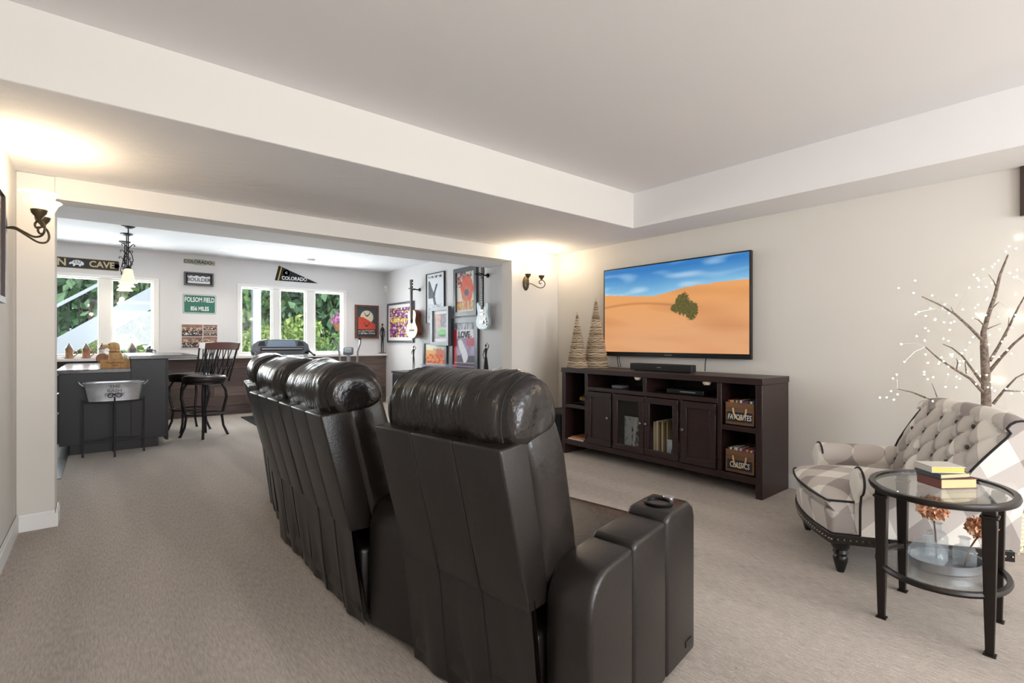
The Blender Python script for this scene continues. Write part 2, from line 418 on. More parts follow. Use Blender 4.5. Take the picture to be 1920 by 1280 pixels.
# outdoor stair rising to the right
st = thing('outdoor_stair', 'white outdoor stair with black balusters beyond the bar window', 'stair', (-.5, 10.6, .05))
sl = (2.081 - 1.2) / (.635 + .558)
def zs(x): return 1.2 + sl * (x + .558)
for yy in (10.55, 11.5):
    MB().prism([(-1.9, zs(-1.9) - .38), (2.4, zs(2.4) - .38), (2.4, zs(2.4)), (-1.9, zs(-1.9))], 'y', yy, yy + .05).obj('stringer', M_OUTW, st, world=True)
for i in range(18):
    x = -1.85 + i * .235; MB().box(x, x + .29, 10.6, 11.5, zs(x) - .17, zs(x) - .13).obj('tread', mat('deck_board', (120, 104, 92), .8), st, world=True)
MB().prism([(-1.9, zs(-1.9) + .47), (2.4, zs(2.4) + .47), (2.4, zs(2.4) + .53), (-1.9, zs(-1.9) + .53)], 'y', 10.52, 10.62).obj('handrail', M_OUTW, st, world=True)
for i in range(33):
    x = -1.85 + i * .13; MB().box(x, x + .018, 10.565, 10.583, zs(x) - .02, zs(x) + .5).obj('baluster', M_BLACKM, st, world=True)

# ------------------------------------------------------------------ theater sofa
M_LEATH2 = mat('dark_leather_soft', (27, 22, 20), .27, bump=.25, bscale=22, var=.1, vscale=3)
M_PILLOW = mat('pillow_leather', (26, 21, 19), .24, bump=.7, bscale=1.0, stretch=(8, 30, 8), bdist=.022)
M_SEAM = mat('seam_thread', (20, 17, 16), .6)
sofa = thing('theater_sofa', 'curved black leather four-seat theater recliner sofa facing the television', 'sofa', (.9, 2.5, 0))
SEATS = [((.743, 1.287), R(8.5)), ((.633, 2.192), 0.), ((.636, 2.802), 0.), ((.743, 3.707), R(-8.5))]
for si, ((ox, oy), an) in enumerate(SEATS):
    X = Matrix.Translation((ox, oy, 0)) @ Matrix.Rotation(an, 4, 'Z'); w = .29
    def put(mb, name, m, parent=sofa, **kw): return mb.xf(X).obj(name, m, parent, world=True, **kw)
    # leaning outer back in three stitched strips
    p = MB()
    for a, b in ((-w, -w/3), (-w/3, w/3), (w/3, w)):
        n0 = len(p.v); p.box(0, 1, a, b, 0, 1)
        for q in p.v[n0:]:
            t = 1 - q.z; z = .40 + .47 * q.z; x0 = .118 * t; x1 = .15 + .06 * t
            q.x, q.z = (x0 if q.x < .5 else x1), z + (.012 if (q.x > .5 and t < .5) else 0)
    put(p, 'back_panel', M_LEATHER, bevel=.009, bseg=3)
    # inner back cushion
    def cd(q): return Vector((.006*nz(q.y*9, q.z*9, si), .004*nz(q.y*14, q.z*6, 3+si), 0))
    c = MB().superell((0, 0, 0), (.095, w + .012, .31), .35, .3, 40, 24, cd)
    c.xf(Matrix.Translation((.228, 0, .68)) @ Matrix.Rotation(R(-13), 4, 'Y'))
    put(c, 'back_cushion', M_LEATH2, smooth=True, angle=180)
    # rolled head pillow, gathered at the ends
    def pd(q, si=si):
        e = clamp((abs(q.y) - .14) / .15); top = clamp(q.z / .12 + .3)
        g = abs(nz(q.y*24 + 7*si, q.x*3.2, q.z*3.2)) * .024 * (.4 + e) * top
        g2 = nz(q.y*9, q.x*7, q.z*7 + si) * .012
        n = Vector((q.x, q.y*.15, q.z)); n = n.normalized() if n.length > 0 else n
        return n * (g2 - g)
    c = MB().superell((0, 0, 0), (.128, .142, w + .008), .40, .80, 96, 72)
    c.v = [Vector((p.x, -p.z, p.y)) for p in c.v]; c.v = [Vector((p.x, p.y, p.z*(1 if p.z > 0 else .55))) for p in c.v]; c.v = [p + pd(p) for p in c.v]
    c.xf(Matrix.Translation((.150, 0, .925)) @ Matrix.Rotation(R(-18), 4, 'Y'))
    pil = put(c, 'head_pillow', M_PILLOW, smooth=True, angle=180)
    # stitched seam near each end of the pillow
    for sy in (-1, 1):
        pts = []
        ys = sy*(w - .035); k_ = (1 - min(1, abs(ys)/(w + .008)) ** (2/.40)) ** (.40/2)
        for k in range(30):
            a = math.pi * (k / 29) * 1.15 - .15; ca, sa = math.cos(a), math.sin(a)
            q = Vector((-.128*k_*math.copysign(abs(ca)**.80, ca), ys, (.142 if sa > 0 else .078)*k_*math.copysign(abs(sa)**.80, sa))); q = q + pd(q); q.x *= 1.005; q.z *= 1.005
            pts.append(q)
        sm = MB().tube(pts, .0026, 5)
        sm.xf(Matrix.Translation((.150, 0, .925)) @ Matrix.Rotation(R(-18), 4, 'Y')); put(sm, 'seam', M_SEAM, pil)
    # loose skirt under the back
    def sk(u, v):
        y = (u - .5) * 2 * (w + .004); z = .012 + .42 * v
        fold = .004*math.sin(y*30 + si*2 + 3*nz(y*5, z*2, si)) * (1.1 - v) + .012*nz(y*9, z*3, si*5.) * (1.1 - v)
        return (.170 - .052*v + fold, y, z)
    b = MB().grid(sk, 60, 14); n0 = len(b.v)
    b.grid(lambda u, v: (sk(1-u, v)[0] + .02, sk(1-u, v)[1], sk(1-u, v)[2]), 60, 14)
    put(b, 'skirt', M_LEATHER, smooth=True, angle=180)
    for u in (.33, .67): put(MB().tube([tuple(Vector(sk(u, v/9)) + Vector((-.001, 0, 0))) for v in range(10)], .0022, 5), 'skirt_seam', M_SEAM)
    # seat and leg rest
    put(MB().superell((.60, 0, .385), (.29, w - .004, .095), .3, .25, 40, 16), 'seat_cushion', M_LEATH2, smooth=True, angle=180)
    put(MB().box(.16, .84, -w + .01, w - .01, .05, .32), 'seat_base', M_LEATHER, bevel=.02, bseg=3)
    put(MB().superell((.875, 0, .24), (.05, w - .006, .17), .3, .25, 32, 16), 'footrest', M_LEATH2, smooth=True, angle=180)
def P1(si, x, y):
    (ox, oy), an = SEATS[si]; return (ox + x*math.cos(an) - y*math.sin(an), oy + x*math.sin(an) + y*math.cos(an))
def arm(bl, fl_, fr, br, cup):
    """arm from back-left, front-left, front-right, back-right floor corners: rounded back, padded top in three pieces"""
    def Q(s, t):   # s along (0 back..1 front), t across (0 right .. 1 left)
        a = Vector(br).lerp(Vector(fr), s); b = Vector(bl).lerp(Vector(fl_), s); return a.lerp(b, t)
    prof = [(0, 0.02), (0, .40)] + [(.14 - .14*math.cos(R(a)), .40 + .125*math.sin(R(a))) for a in range(15, 91, 15)] + [(.34, .535)]
    segs = [prof + [(.34, .02)], [(.34, .02), (.34, .535), (.37, .545), (.66, .552), (.66, .02)], [(.66, .02), (.66, .552), (.70, .572), (.93, .572), (.985, .55), (1, .51), (1, .02)]]
    body = MB()
    for sg in segs:
        n = len(sg); vs = []
        for t in (0, 1):
            for s, z in sg: q = Q(s, t); vs.append((q.x, q.y, z))
        body.add(vs, [tuple(range(n))[::-1], tuple(range(n, 2*n))] + [(i, (i+1) % n, n+(i+1) % n, n+i) for i in range(n)])
    ar = body.obj('arm', M_LEATHER, sofa, world=True, bevel=.018, bseg=4)
    if cup:
        q = Q(.80, .5)
        MB().lathe([(.036, .574), (.05, .574), (.051, .579), (.047, .5815), (.040, .579), (.037, .52), (.0, .518)], (q.x, q.y, 0), 28).obj('cup_holder', mat('cup_black', (26, 26, 27), .25, metal=.4), ar, smooth=True, world=True)
        q = Q(.92, .5)
        MB().lathe([(.02, .570), (.02, .576), (.016, .578), (.012, .576), (0, .576)], (q.x, q.y, 0), 20).obj('power_button', M_CHROME, ar, smooth=True, world=True)
    return ar
AB, AF = .185, .886
a1 = arm(P1(0, AB, -.29), P1(0, AF, -.29), P1(0, AF, -.444), P1(0, AB, -.444), True)
arm(P1(1, AB, -.30), P1(1, AF, -.30), P1(0, AF, .29), P1(0, AB, .29), True)
arm(P1(3, AB, -.29), P1(3, AF, -.29), P1(2, AF, .295), P1(2, AB, .295), True)
arm(P1(3, AB, .444), P1(3, AF, .444), P1(3, AF, .29), P1(3, AB, .29), True)
q0 = P1(0, .80, -.445); q1 = P1(0, .86, -.445)
MB().box(0, .05, -.001, .001, 0, .022).xf(Matrix.Translation((q0[0], q0[1], .06)) @ Matrix.Rotation(R(8.5), 4, 'Z')).obj('maker_tag', mat('tag_dark', (16, 15, 15), .3), a1, world=True)

# ------------------------------------------------------------------ television
ART = R(-90)        # things hung on the long right wall: local x runs to the viewer's right, -y into the room
tv = thing('television', 'large flat television on the wall showing a desert dune', 'television', (XR - .03, 2.67, 1.0), ART)
w, h = .776, .905
MB().box(-w, w, -.035, .0, 0, h).obj('housing', mat('tv_black', (16, 16, 18), .3), tv, bevel=.004)
MB().box(-.3, .3, 0, .03, .2, .7).obj('wall_mount', M_BLACKM, tv)
bz = MB(); t = .012
bz.box(-w, w, -.04, -.035, 0, .042); bz.box(-w, w, -.04, -.035, h - t, h); bz.box(-w, -w + t, -.04, -.035, .042, h - t); bz.box(w - t, w, -.04, -.035, .042, h - t)
bz.obj('bezel', MATS['tv_black'], tv)
def desert(u, v):
    hz = .70 - .05*math.sin(math.pi*clamp(u/.85)) + .05*clamp((u - .42)/.2)*clamp(1.6 - u) + .006*nz(u*4, 1)
    if v > hz:
        c = mixc((134, 186, 218), (48, 118, 184), (v - hz) / (1 - hz) * 1.2)
        cl = clamp(nz(u*4 - v*6, v*11 + u*2, 2) * 1.6 - .1) * .75
        return mixc(c, (214, 222, 232), cl)
    d = (hz - v)
    c = mixc((224, 156, 92), (216, 158, 112), d * 2.0)
    c = mixc(c, (190, 124, 78), clamp(nz(u*2.2 + v*2, v*7, 5) * 1.1 + .05) * .7)
    c = mixc(c, (150, 92, 60), clamp(1 - abs(v - (.50 + .07*math.sin(u*4 + .6))) / .02) * .5 * (u < .55))
    for bx, by, rx, ry in ((.60, .53, .05, .12), (.655, .46, .045, .10), (.555, .49, .035, .05)):
        e = ((u - bx)/rx)**2 + ((v - by)/ry)**2 + nz(u*90, v*60, 8)*.55
        if e < 1: c = mixc((66, 62, 30), (128, 118, 58), clamp(nz(u*120, v*90)*.9 + .4))
    return c
printed('screen', -w + t, w - t, .044, h - t, -.0385, 180, 104, desert, tv, vcol_mat('tv_screen', .15, emit=.82))
MB().box(-.04, .04, -.0405, -.04, .017, .025).obj('badge', mat('badge_grey', (120, 120, 122), .4), tv)
cb = MB()
for x0, x1 in ((-.62, -.60), (-.60, -.57), (.37, .36)): cb.tube([(x0, -.01, .02), ((x0+x1)/2, -.02, -.05), (x1, -.015, -.115)], .004, 6)
cb.obj('cable', M_BLACKM, tv, smooth=True)

# ------------------------------------------------------------------ media console
con = thing('media_console', 'long espresso wood media console under the television', 'media console', (3.91, 2.62, 0))
FX, BX, Y0, Y1, ZT = 3.681, 4.14, 1.612, 3.640, .88
def cb_(name, *a, m=M_DARKW, parent=con, bevel=.003): return MB().box(*a).obj(name, m, parent, world=True, bevel=bevel)
cb_('top', FX - .006, BX, Y0 - .006, Y1 + .006, ZT - .048, ZT)
for a, b in ((Y0, Y0 + .048), (Y1 - .048, Y1)): cb_('side_panel', FX, BX, a, b, 0, ZT - .048)
cb_('back', BX - .01, BX, Y0 + .048, Y1 - .048, .1, ZT - .048)
cb_('bottom_rail', FX + .003, BX - .01, Y0 + .048, Y1 - .048, .10, .15)
for a, b in ((1.92, 1.956), (3.292, 3.328)): cb_('divider', FX + .002, BX - .01, a, b, .15, ZT - .048)
cb_('shelf', FX + .004, BX - .01, 1.956, 3.292, .668, .705)
cb_('divider', FX + .004, BX - .01, 2.607, 2.645, .705, ZT - .048)
for a, b in ((Y0 + .048, 1.92), (3.328, Y1 - .048)): cb_('shelf', FX + .004, BX - .01, a, b, .474, .511)
cb_('divider', FX + .01, BX - .01, 2.612, 2.632, .15, .668)
for y in (2.275, 2.977): cb_('stile', FX + .004, FX + .03, y - .012, y + .012, .15, .668)
def door(y0, y1, glass, knob):
    z0, z1, s = .158, .662, .052
    d = MB(); x0, x1 = FX - .012, FX + .008
    d.box(x0, x1, y0, y1, z0, z0 + s); d.box(x0, x1, y0, y1, z1 - s, z1); d.box(x0, x1, y0, y0 + s, z0 + s, z1 - s); d.box(x0, x1, y1 - s, y1, z0 + s, z1 - s)
    o = d.obj('door', M_DARKW, con, world=True, bevel=.003)
    if glass: MB().box(FX - .002, FX + .001, y0 + s, y1 - s, z0 + s, z1 - s).obj('glass_pane', M_PANE, o, world=True)
    else: MB().box(FX - .003, FX + .005, y0 + s - .004, y1 - s + .004, z0 + s - .004, z1 - s + .004).obj('inset_panel', M_DARKW, o, world=True)
    MB().lathe([(.006, 0), (.006, .012), (.012, .018), (.014, .026), (.009, .032), (0, .033)], n=14).xf(Matrix.Translation((FX - .012, knob, .43)) @ Matrix.Rotation(R(-90), 4, 'Y')).obj('knob', mat('pewter', (120, 116, 112), .35, metal=.9), o, world=True, smooth=True)
    hy = y0 - .004 if abs(knob - y1) < abs(knob - y0) else y1 + .004
    for hz in (.22, .60): MB().cyl((FX - .012, hy, hz - .025), (FX - .012, hy, hz + .025), .005, n=8).obj('hinge', M_BLACKM, o, world=True)
door(1.962, 2.262, False, 2.238); door(2.289, 2.618, True, 2.594); door(2.626, 2.963, True, 2.652); door(2.992, 3.286, False, 3.018)
# things on and in the console
def cone_tree(label, x, y, r, hh, seed):
    t = thing('twig_cone_tree', label, 'decoration', (x, y, ZT), 0, 'twig cone trees on the console')
    MB().lathe([(r*.93, 0), (.004, hh*.97)], n=24).obj('core', mat('core_brown', (112, 92, 70), .9), t)
    tw = MB(); rd = random.Random(seed); z = .004
    n = int(hh / .0125)
    for i in range(n):
        z = .006 + i * (hh - .02) / n; rr = r * (1 - z / hh) + .003
        pts = []
        a0 = rd.uniform(0, 6.28)
        for k in range(20):
            a = a0 + 2*math.pi*k/20; pts.append(((rr + rd.uniform(-.002, .004)) * math.cos(a), (rr + rd.uniform(-.002, .004)) * math.sin(a), z + rd.uniform(-.004, .004)))
        tw.tube(pts, .0048, 5, closed=True)
    tw.tube([(0, 0, hh*.93), (0, 0, hh + .015)], .003, 5)
    tw.obj('twigs', leafmat('twig_mix', (138, 112, 84), (224, 208, 182)) if 'twigm' not in MATS else MATS['twigm'], t)
    MATS['twigm'] = tw and t.children[-1].data.materials[0]
cone_tree('taller twig wrapped cone tree beside the television', 4.0, 3.455, .13, .715, 1)
cone_tree('shorter twig wrapped cone tree in front of the taller one', 3.80, 3.535, .105, .56, 2)
sbx = thing('soundbar', 'black soundbar lying on the console under the television', 'soundbar', (3.86, 2.57, ZT))
MB().box(3.82, 3.90, 2.255, 2.885, ZT + .006, ZT + .07).obj('body', mat('soundbar_cloth', (24, 24, 25), .7), sbx, world=True, bevel=.008, bseg=3)
MB().box(3.83, 3.89, 2.3, 2.84, ZT, ZT + .007).obj('foot', M_BLACKM, sbx, world=True)
MB().box(3.8185, 3.82, 2.55, 2.59, ZT + .034, ZT + .042).obj('badge', MATS['badge_grey'], sbx, world=True)
def crate(label, z, word, seed):
    t = thing('wooden_crate', label, 'crate', (3.86, 1.79, z))
    M_CR = mat('crate_wood', (112, 80, 54), .7, var=.3, vscale=5, stretch=(1, 1, 6))
    b = MB(); x0, x1, y0, y1 = 3.70, 4.05, 1.668, 1.905; hh = .175
    b.box(x0, x1, y0, y1, z, z + .012); b.box(x0, x0+.012, y0, y1, z, z+hh); b.box(x1-.012, x1, y0, y1, z, z+hh); b.box(x0, x1, y0, y0+.012, z, z+hh); b.box(x0, x1, y1-.012, y1, z, z+hh)
    b.obj('box', M_CR, t, world=True, bevel=.002)
    MB().box(x0 - .003, x0, y0 + .025, y1 - .025, z + .03, z + .105).obj('chalkboard', mat('chalkboard', (38, 40, 42), .8), t, world=True)
    MB().tube([(x0 - .006, 1.785 + .05*math.cos(R(a)) * (1 if abs(a) else 1), z + .135 + .085*math.sin(R(a))) for a in range(180, 361, 15)], .006, 6).obj('rope_handle', mat('rope', (206, 176, 130), .8), t, world=True, smooth=True)
    o = text('lettering', word, .058, mat('chalk', (226, 226, 222), .9), None, 0, 0, 0, bold=.0004, sx=.62, shear=.15)
    for v in o.data.vertices: a, bb, c = v.co; v.co = (x0 - .0045 + bb * .5 - 3.86, (y0 + y1)/2 - a - 1.79, .066 + c)
    o.parent = t
    rd = random.Random(seed); y = y0 + .016; cols = [(196, 190, 184), (60, 56, 60), (150, 50, 44), (216, 206, 190), (70, 84, 110), (110, 60, 110), (190, 150, 90)]
    k = 0
    while y < y1 - .03:
        wd_ = rd.uniform(.013, .018); c = rd.choice(cols)
        tag(MB().box(x0 + .016, x0 + .15, y, y + wd_ - .001, z + .013, z + .192 + rd.uniform(-.004, .003)).obj('disc_case', mat('case_%d_%d_%d' % c, c, .4)), 'thin disc case in the %s console crate, %s from the right' % ('upper' if word[0] == 'F' else 'lower', ORD[k]), 'disc case', 'disc cases in the %s crate' % ('upper' if word[0] == 'F' else 'lower'))
        y += wd_; k += 1
crate('wooden crate chalked FAVORITES on the upper right console shelf', .5115, 'FAVORITES', 11)
crate('wooden crate chalked CLASSICS on the lower right console shelf', .1505, 'CLASSICS', 12)
cap = thing('baseball_cap', 'black cap with gold letters on the upper left console shelf', 'cap', (3.89, 3.45, .511))
M_CAP = mat('cap_black', (24, 24, 26), .8)
MB().lathe([(.088, 0), (.087, .03), (.076, .075), (.045, .108), (0, .118)], n=24, sx=1.1).obj('crown', M_CAP, cap, smooth=True)
def brim(u, v):
    a = R(115) + u * R(130); r = .085 + .085 * v * math.sin(math.pi * (.12 + .76*u)); return (r*1.1*math.cos(a), r*math.sin(a), .012 - .02*v*0 + .012*math.cos((u-.5)*3)*v - .01*v)
MB().grid(brim, 20, 6).obj('brim', M_CAP, cap, smooth=True)
o = text('lettering', 'ROL', .045, mat('gold_thread', (206, 170, 60), .6), None, 0, 0, 0, bold=.001)
for v in o.data.vertices: a, bb, c = v.co; v.co = (-.098 + bb + c * .25, -a, .052 + c)
o.parent = cap
def flatbox(name, label, cat, x0, x1, y0, y1, z0, z1, m, bevel=.003, group=None): return tag(MB().box(x0, x1, y0, y1, z0, z1).obj(name, m, bevel=bevel), label, cat, group)
flatbox('magazine', 'bottom magazine of the pair on the lower left console shelf', 'magazine', 3.70, 3.92, 3.36, 3.57, .1505, .162, mat('mag_cream', (222, 210, 196), .5), .001)
flatbox('magazine', 'orange covered magazine on top of the pair, lower left console shelf', 'magazine', 3.72, 3.93, 3.35, 3.55, .1625, .178, mat('mag_rust', (186, 120, 84), .5), .001)
mb_ = thing('media_box', 'small grey media box in the left console cubby', 'media box', (3.80, 2.98, .705))
MB().box(-.06, .06, -.055, .055, .004, .03).obj('case', mat('box_grey', (96, 96, 98), .5), mb_, bevel=.004)
MB().box(-.05, .05, -.05, .05, 0, .004).obj('foot', M_BLACKM, mb_)
dv = thing('disc_player', 'slim black disc player in the right console cubby', 'disc player', (3.85, 2.27, .705))
MB().box(-.11, .11, -.17, .17, .006, .042).obj('case', mat('player_black', (28, 28, 30), .3), dv, bevel=.004)
MB().box(-.112, -.11, -.1, .04, .02, .03).obj('tray', MATS['badge_grey'], dv)
fb = MB()
for a in (-.14, .14): fb.box(-.09, .09, a - .015, a + .015, 0, .006)
fb.obj('foot', M_BLACKM, dv)
for i, (y, lab) in enumerate(((2.72, 'small round puck light under the console top, left cubby'), (2.06, 'small round puck light under the console top, right cubby'))):
    tag(MB().lathe([(.0, -.03), (.022, -.028), (.032, -.012), (.034, 0)], (3.72, y, ZT - .048), 18).obj('puck_light', mat('puck_cream', (224, 206, 180), .5), smooth=True), lab, 'puck light', 'puck lights in the console')
# records, sleeve and photo behind the glass doors
for i in range(9):
    c = [(206, 192, 164), (190, 168, 128), (226, 220, 206), (148, 112, 70), (84, 66, 48), (210, 196, 150), (128, 96, 58), (60, 52, 48), (176, 150, 100)][i]
    y = 2.585 - i * .0165
    tag(MB().box(3.76, 4.05, y - .012, y, .1505, .44 + .006 * (i % 3)).obj('record_sleeve', mat('sleeve_%d' % i, c, .6)), '%s record sleeve standing behind the right glass door, %s from the left' % (['cream', 'tan', 'off-white', 'brown', 'dark brown', 'yellowish', 'ochre', 'black', 'light brown'][i], ORD[i]), 'record', 'records behind the right glass door')
pf = thing('framed_photo', 'silver photo frame of two people behind the right glass door', 'photo frame', (3.735, 2.37, .1505), ART)
fr = MB(); fr.box(-.062, .062, 0, .012, 0, .022).box(-.062, .062, 0, .012, .138, .16).box(-.062, -.044, 0, .012, .022, .138).box(.044, .062, 0, .012, .022, .138)
fr.obj('frame', mat('silver_frame', (196, 204, 214), .35, metal=.5), pf, bevel=.003)
def duo(u, v):
    c = mixc((150, 165, 185), (215, 222, 232), v)
    for px in (.35, .68):
        if abs(u - px) < .13 and v < .52: c = (40, 44, 60) if px < .5 else (236, 236, 240)
        if ((u-px)/.08)**2 + ((v-.62)/.1)**2 < 1: c = (196, 160, 140)
    return c
printed('photo', -.044, .044, .022, .138, .004, 20, 26, duo, pf)
ls = thing('album_cover', 'grey album cover leaning behind the left glass door', 'album cover', (3.80, 2.80, .1505), ART)
MB().box(-.13, .13, .0, .006, 0, .30).obj('sleeve', mat('sleeve_grey', (150, 152, 156), .6), ls)
printed('print', -.129, .129, .001, .299, -.0008, 40, 40, lambda u, v: mixc((186, 190, 194), (52, 54, 58), clamp(nz(u*14, v*9, 3)*2 + (.6 if (abs(u-.62) < .3 and v < .75) else -.5))) if not (abs(u - .38 - v*.12) < .05) else (206, 204, 200), ls)
sw = thing('subwoofer', 'black subwoofer box on the floor left of the console', 'speaker', (3.93, 3.86, 0))
MB().box(-.17, .17, -.15, .15, .02, .40).obj('cabinet', mat('sub_black', (26, 24, 23), .5), sw, bevel=.006)
MB().box(-.178, -.17, -.13, .13, .05, .37).obj('grille', mat('sub_grille', (16, 16, 16), .9), sw)
fb = MB()
for a in (-.13, .13):
    for b in (-.11, .11): fb.cyl((a, b, 0), (a, b, .02), .018, n=10)
fb.obj('foot', M_BLACKM, sw)

# ------------------------------------------------------------------ sconces
M_BRONZE = mat('bronze', (104, 90, 70), .4, metal=.7)
M_SHADE = mat('alabaster_shade', (255, 246, 226), .4, emit=(255, 232, 190), estr=.75)
def sconce(label, loc, rz, power):
    t = thing('wall_sconce', label, 'wall lamp', loc, rz, 'two-armed wall sconces')
    bp = MB().superell((0, -.002, 0), (.045, .03, .082), 1, 1, 24, 14); bp.v = [Vector((p.x, min(p.y, 0), p.z)) for p in bp.v]
    bp.obj('backplate', M_BRONZE, t, smooth=True, angle=180)
    for s in (-1, 1):
        pts = [(0, -.03, -.01), (s*.03, -.06, -.008), (s*.055, -.095, -.03), (s*.085, -.135, -.055), (s*.115, -.165, -.05), (s*.132, -.178, -.02), (s*.122, -.172, .015), (s*.1, -.155, .03), (s*.078, -.138, .012), (s*.085, -.143, -.008), (s*.1, -.155, -.006)]
        cv = []
        for i in range(len(pts) - 1):
            p0, p1, p2, p3 = [Vector(pts[clamp_i(j, len(pts))]) for j in (i-1, i, i+1, i+2)]
            for k in range(5):
                u = k / 5; cv.append(.5*((2*p1) + (p2-p0)*u + (2*p0-5*p1+4*p2-p3)*u*u + (3*p1-p0-3*p2+p3)*u**3))
        cv.append(Vector(pts[-1]))
        a = MB().tube(cv, .0052, 8).obj('arm', M_BRONZE, t, smooth=True)
        c = (s*.1, -.155, 0)
        MB().lathe([(.006, .025), (.012, .04), (.03, .062), (.034, .08), (.030, .082)], c, 20).obj('cup', M_BRONZE, t, smooth=True)
        MB().lathe([(.030, .08), (.042, .095), (.052, .125), (.064, .150), (.080, .165), (.078, .167), (.061, .153), (.049, .127), (.038, .097), (.0, .088)], c, 32).obj('shade', M_SHADE, t, smooth=True, angle=180)
        l = bpy.data.lights.new('bulb', 'POINT'); l.energy = power; l.color = (1, .82, .58); l.shadow_soft_size = .03
        lo = bpy.data.objects.new('bulb_light', l); COL.objects.link(lo); lo.parent = t; lo.location = (s*.1, -.155, .20)
def clamp_i(j, n): return max(0, min(n - 1, j))
sconce('bronze two-shade sconce on the pier between opening and television wall', (3.67, YO, 1.803), 0, 3.2)
sconce('bronze two-shade sconce at the left edge on the near wall', (XL, 3.56, 1.735), R(90), 2.6)

sconce('added bronze two-shade sconce behind the viewpoint on the near wall, for fill light', (XL, -.9, 1.735), R(90), 6)  # this one and the next are unseen, added to brighten the ceiling
sconce('added bronze two-shade sconce behind the viewpoint on the television wall, for fill light', (XR, -1.3, 1.735), ART, 6)
# ------------------------------------------------------------------ recessed lights, detector, sensor
for i, (x, y, lab) in enumerate(((1.362, 8.113, 'recessed ceiling light nearest the bar'), (3.286, 8.094, 'recessed ceiling light nearest the picture wall'))):
    t = thing('recessed_light', lab, 'ceiling light', (x, y, ZF), 0, 'recessed ceiling lights')
    MB().lathe([(.06, -.001), (.085, -.006), (.088, 0)], n=28).obj('trim_ring', M_WHITE, t, smooth=True)
    MB().lathe([(0, -.004), (.06, -.004)], n=24).obj('lens', mat('lens_lit', (255, 250, 240), .5, emit=(255, 244, 226), estr=4), t)
    l = bpy.data.lights.new('can', 'SPOT'); l.energy = 30; l.spot_size = R(120); l.spot_blend = .8; l.color = (1, .93, .82); l.shadow_soft_size = .06
    lo = bpy.data.objects.new('can_light', l); COL.objects.link(lo); lo.parent = t; lo.location = (0, 0, -.02)
sd = thing('smoke_detector', 'round white smoke detector on the far ceiling', 'smoke detector', (2.582, 8.184, ZF))
MB().lathe([(0, -.035), (.05, -.033), (.062, -.02), (.065, 0)], n=28).obj('cover', M_WHITE, sd, smooth=True)
MB().lathe([(.065, -.008), (.075, -.006), (.075, 0)], n=28).obj('base', mat('detector_grey', (190, 192, 196), .5), sd, smooth=True)
ms = thing('motion_sensor', 'small white motion sensor in the far corner', 'motion sensor', (4.17, 8.82, 2.15), R(-45))
MB().superell((0, -.005, 0), (.032, .025, .065), .4, .5, 24, 14).obj('case', M_WHITE, ms, smooth=True, angle=180)
MB().superell((0, -.026, -.015), (.02, .008, .03), .6, .6, 16, 10).obj('lens', mat('sensor_lens', (214, 214, 218), .3), ms, smooth=True)

# ------------------------------------------------------------------ signs on the far wall (local x right, -y into the room)
M_SIGNB = mat('sign_black', (34, 34, 42), .5); M_GOLDL = mat('sign_gold', (206, 186, 140), .5); M_WL = mat('sign_white', (236, 236, 238), .5)
mc = thing('man_cave_sign', 'long black street sign reading MAN CAVE above the bar window', 'sign', (-.30, YF, 2.20))
def plate(name, x0, x1, z0, z1, y0, y1, r, m, parent, n=5):
    pl = []
    for cx_, cz, a0 in ((x1-r, z1-r, 0), (x0+r, z1-r, 90), (x0+r, z0+r, 180), (x1-r, z0+r, 270)):
        for k in range(n): a = R(a0 + 90*k/(n-1)); pl.append((cx_ + r*math.cos(a), cz + r*math.sin(a)))
    return MB().prism(pl, 'y', y0, y1).obj(name, m, parent)
plate('border', -.50, .49, -.072, .075, -.004, 0, .02, M_GOLDL, mc)
plate('plate', -.492, .482, -.064, .067, -.006, -.001, .016, M_SIGNB, mc)
text('lettering', 'MAN', .13, M_GOLDL, mc, -.20, 0, -.0065, bold=.003, sx=.95)
text('lettering', 'CAVE', .115, M_GOLDL, mc, .30, 0, -.0065, bold=.003, sx=.95)
for sx_ in (-.47, .46): MB().lathe([(0, 0), (.03, 0)], n=16).xf(Matrix.Translation((sx_, -.0065, 0)) @ Matrix.Rotation(R(90), 4, 'X')).obj('end_disc', M_GOLDL, mc)
bf = MB()   # running buffalo emblem with CU
bpoly = [(-.075, -.005), (-.06, .012), (-.045, .016), (-.03, .035), (0, .045), (.03, .04), (.055, .03), (.075, .012), (.078, -.012), (.062, -.028), (.05, -.02), (.045, -.04), (.03, -.042), (.025, -.022), (-.005, -.02), (-.02, -.043), (-.035, -.04), (-.032, -.015), (-.05, -.012), (-.068, -.022)]
bf.prism([(x + .035, z) for x, z in bpoly], 'y', -.0075, -.006); bf.obj('emblem', M_WL, mc)
text('lettering', 'CU', .05, M_SIGNB, mc, .045, .012, -.0082, bold=.001)
cs = thing('colorado_sign', 'narrow pale sign reading COLORADO high on the far wall', 'sign', (1.145, YF, 2.355))
MB().prism([(-.205, -.035), (-.09, -.035), (-.06, -.045), (.06, -.045), (.09, -.035), (.205, -.035), (.205, .035), (.09, .035), (.06, .045), (-.06, .045), (-.09, .035), (-.205, .035)], 'y', -.004, 0).obj('plate', mat('sign_sage', (176, 178, 160), .6), cs)
text('lettering', 'COLORADO', .068, mat('sign_dark', (40, 42, 40), .6), cs, -.02, 0, -.005, bold=.0015, sx=.95)
text('lettering', 'AVE', .03, MATS['sign_dark'], cs, .172, -.005, -.005)
bs = thing('boulder_plate', 'framed licence plate reading BOULDER on the far wall', 'licence plate', (1.135, YF, 2.095))
fr = MB(); a, b = .19, .10
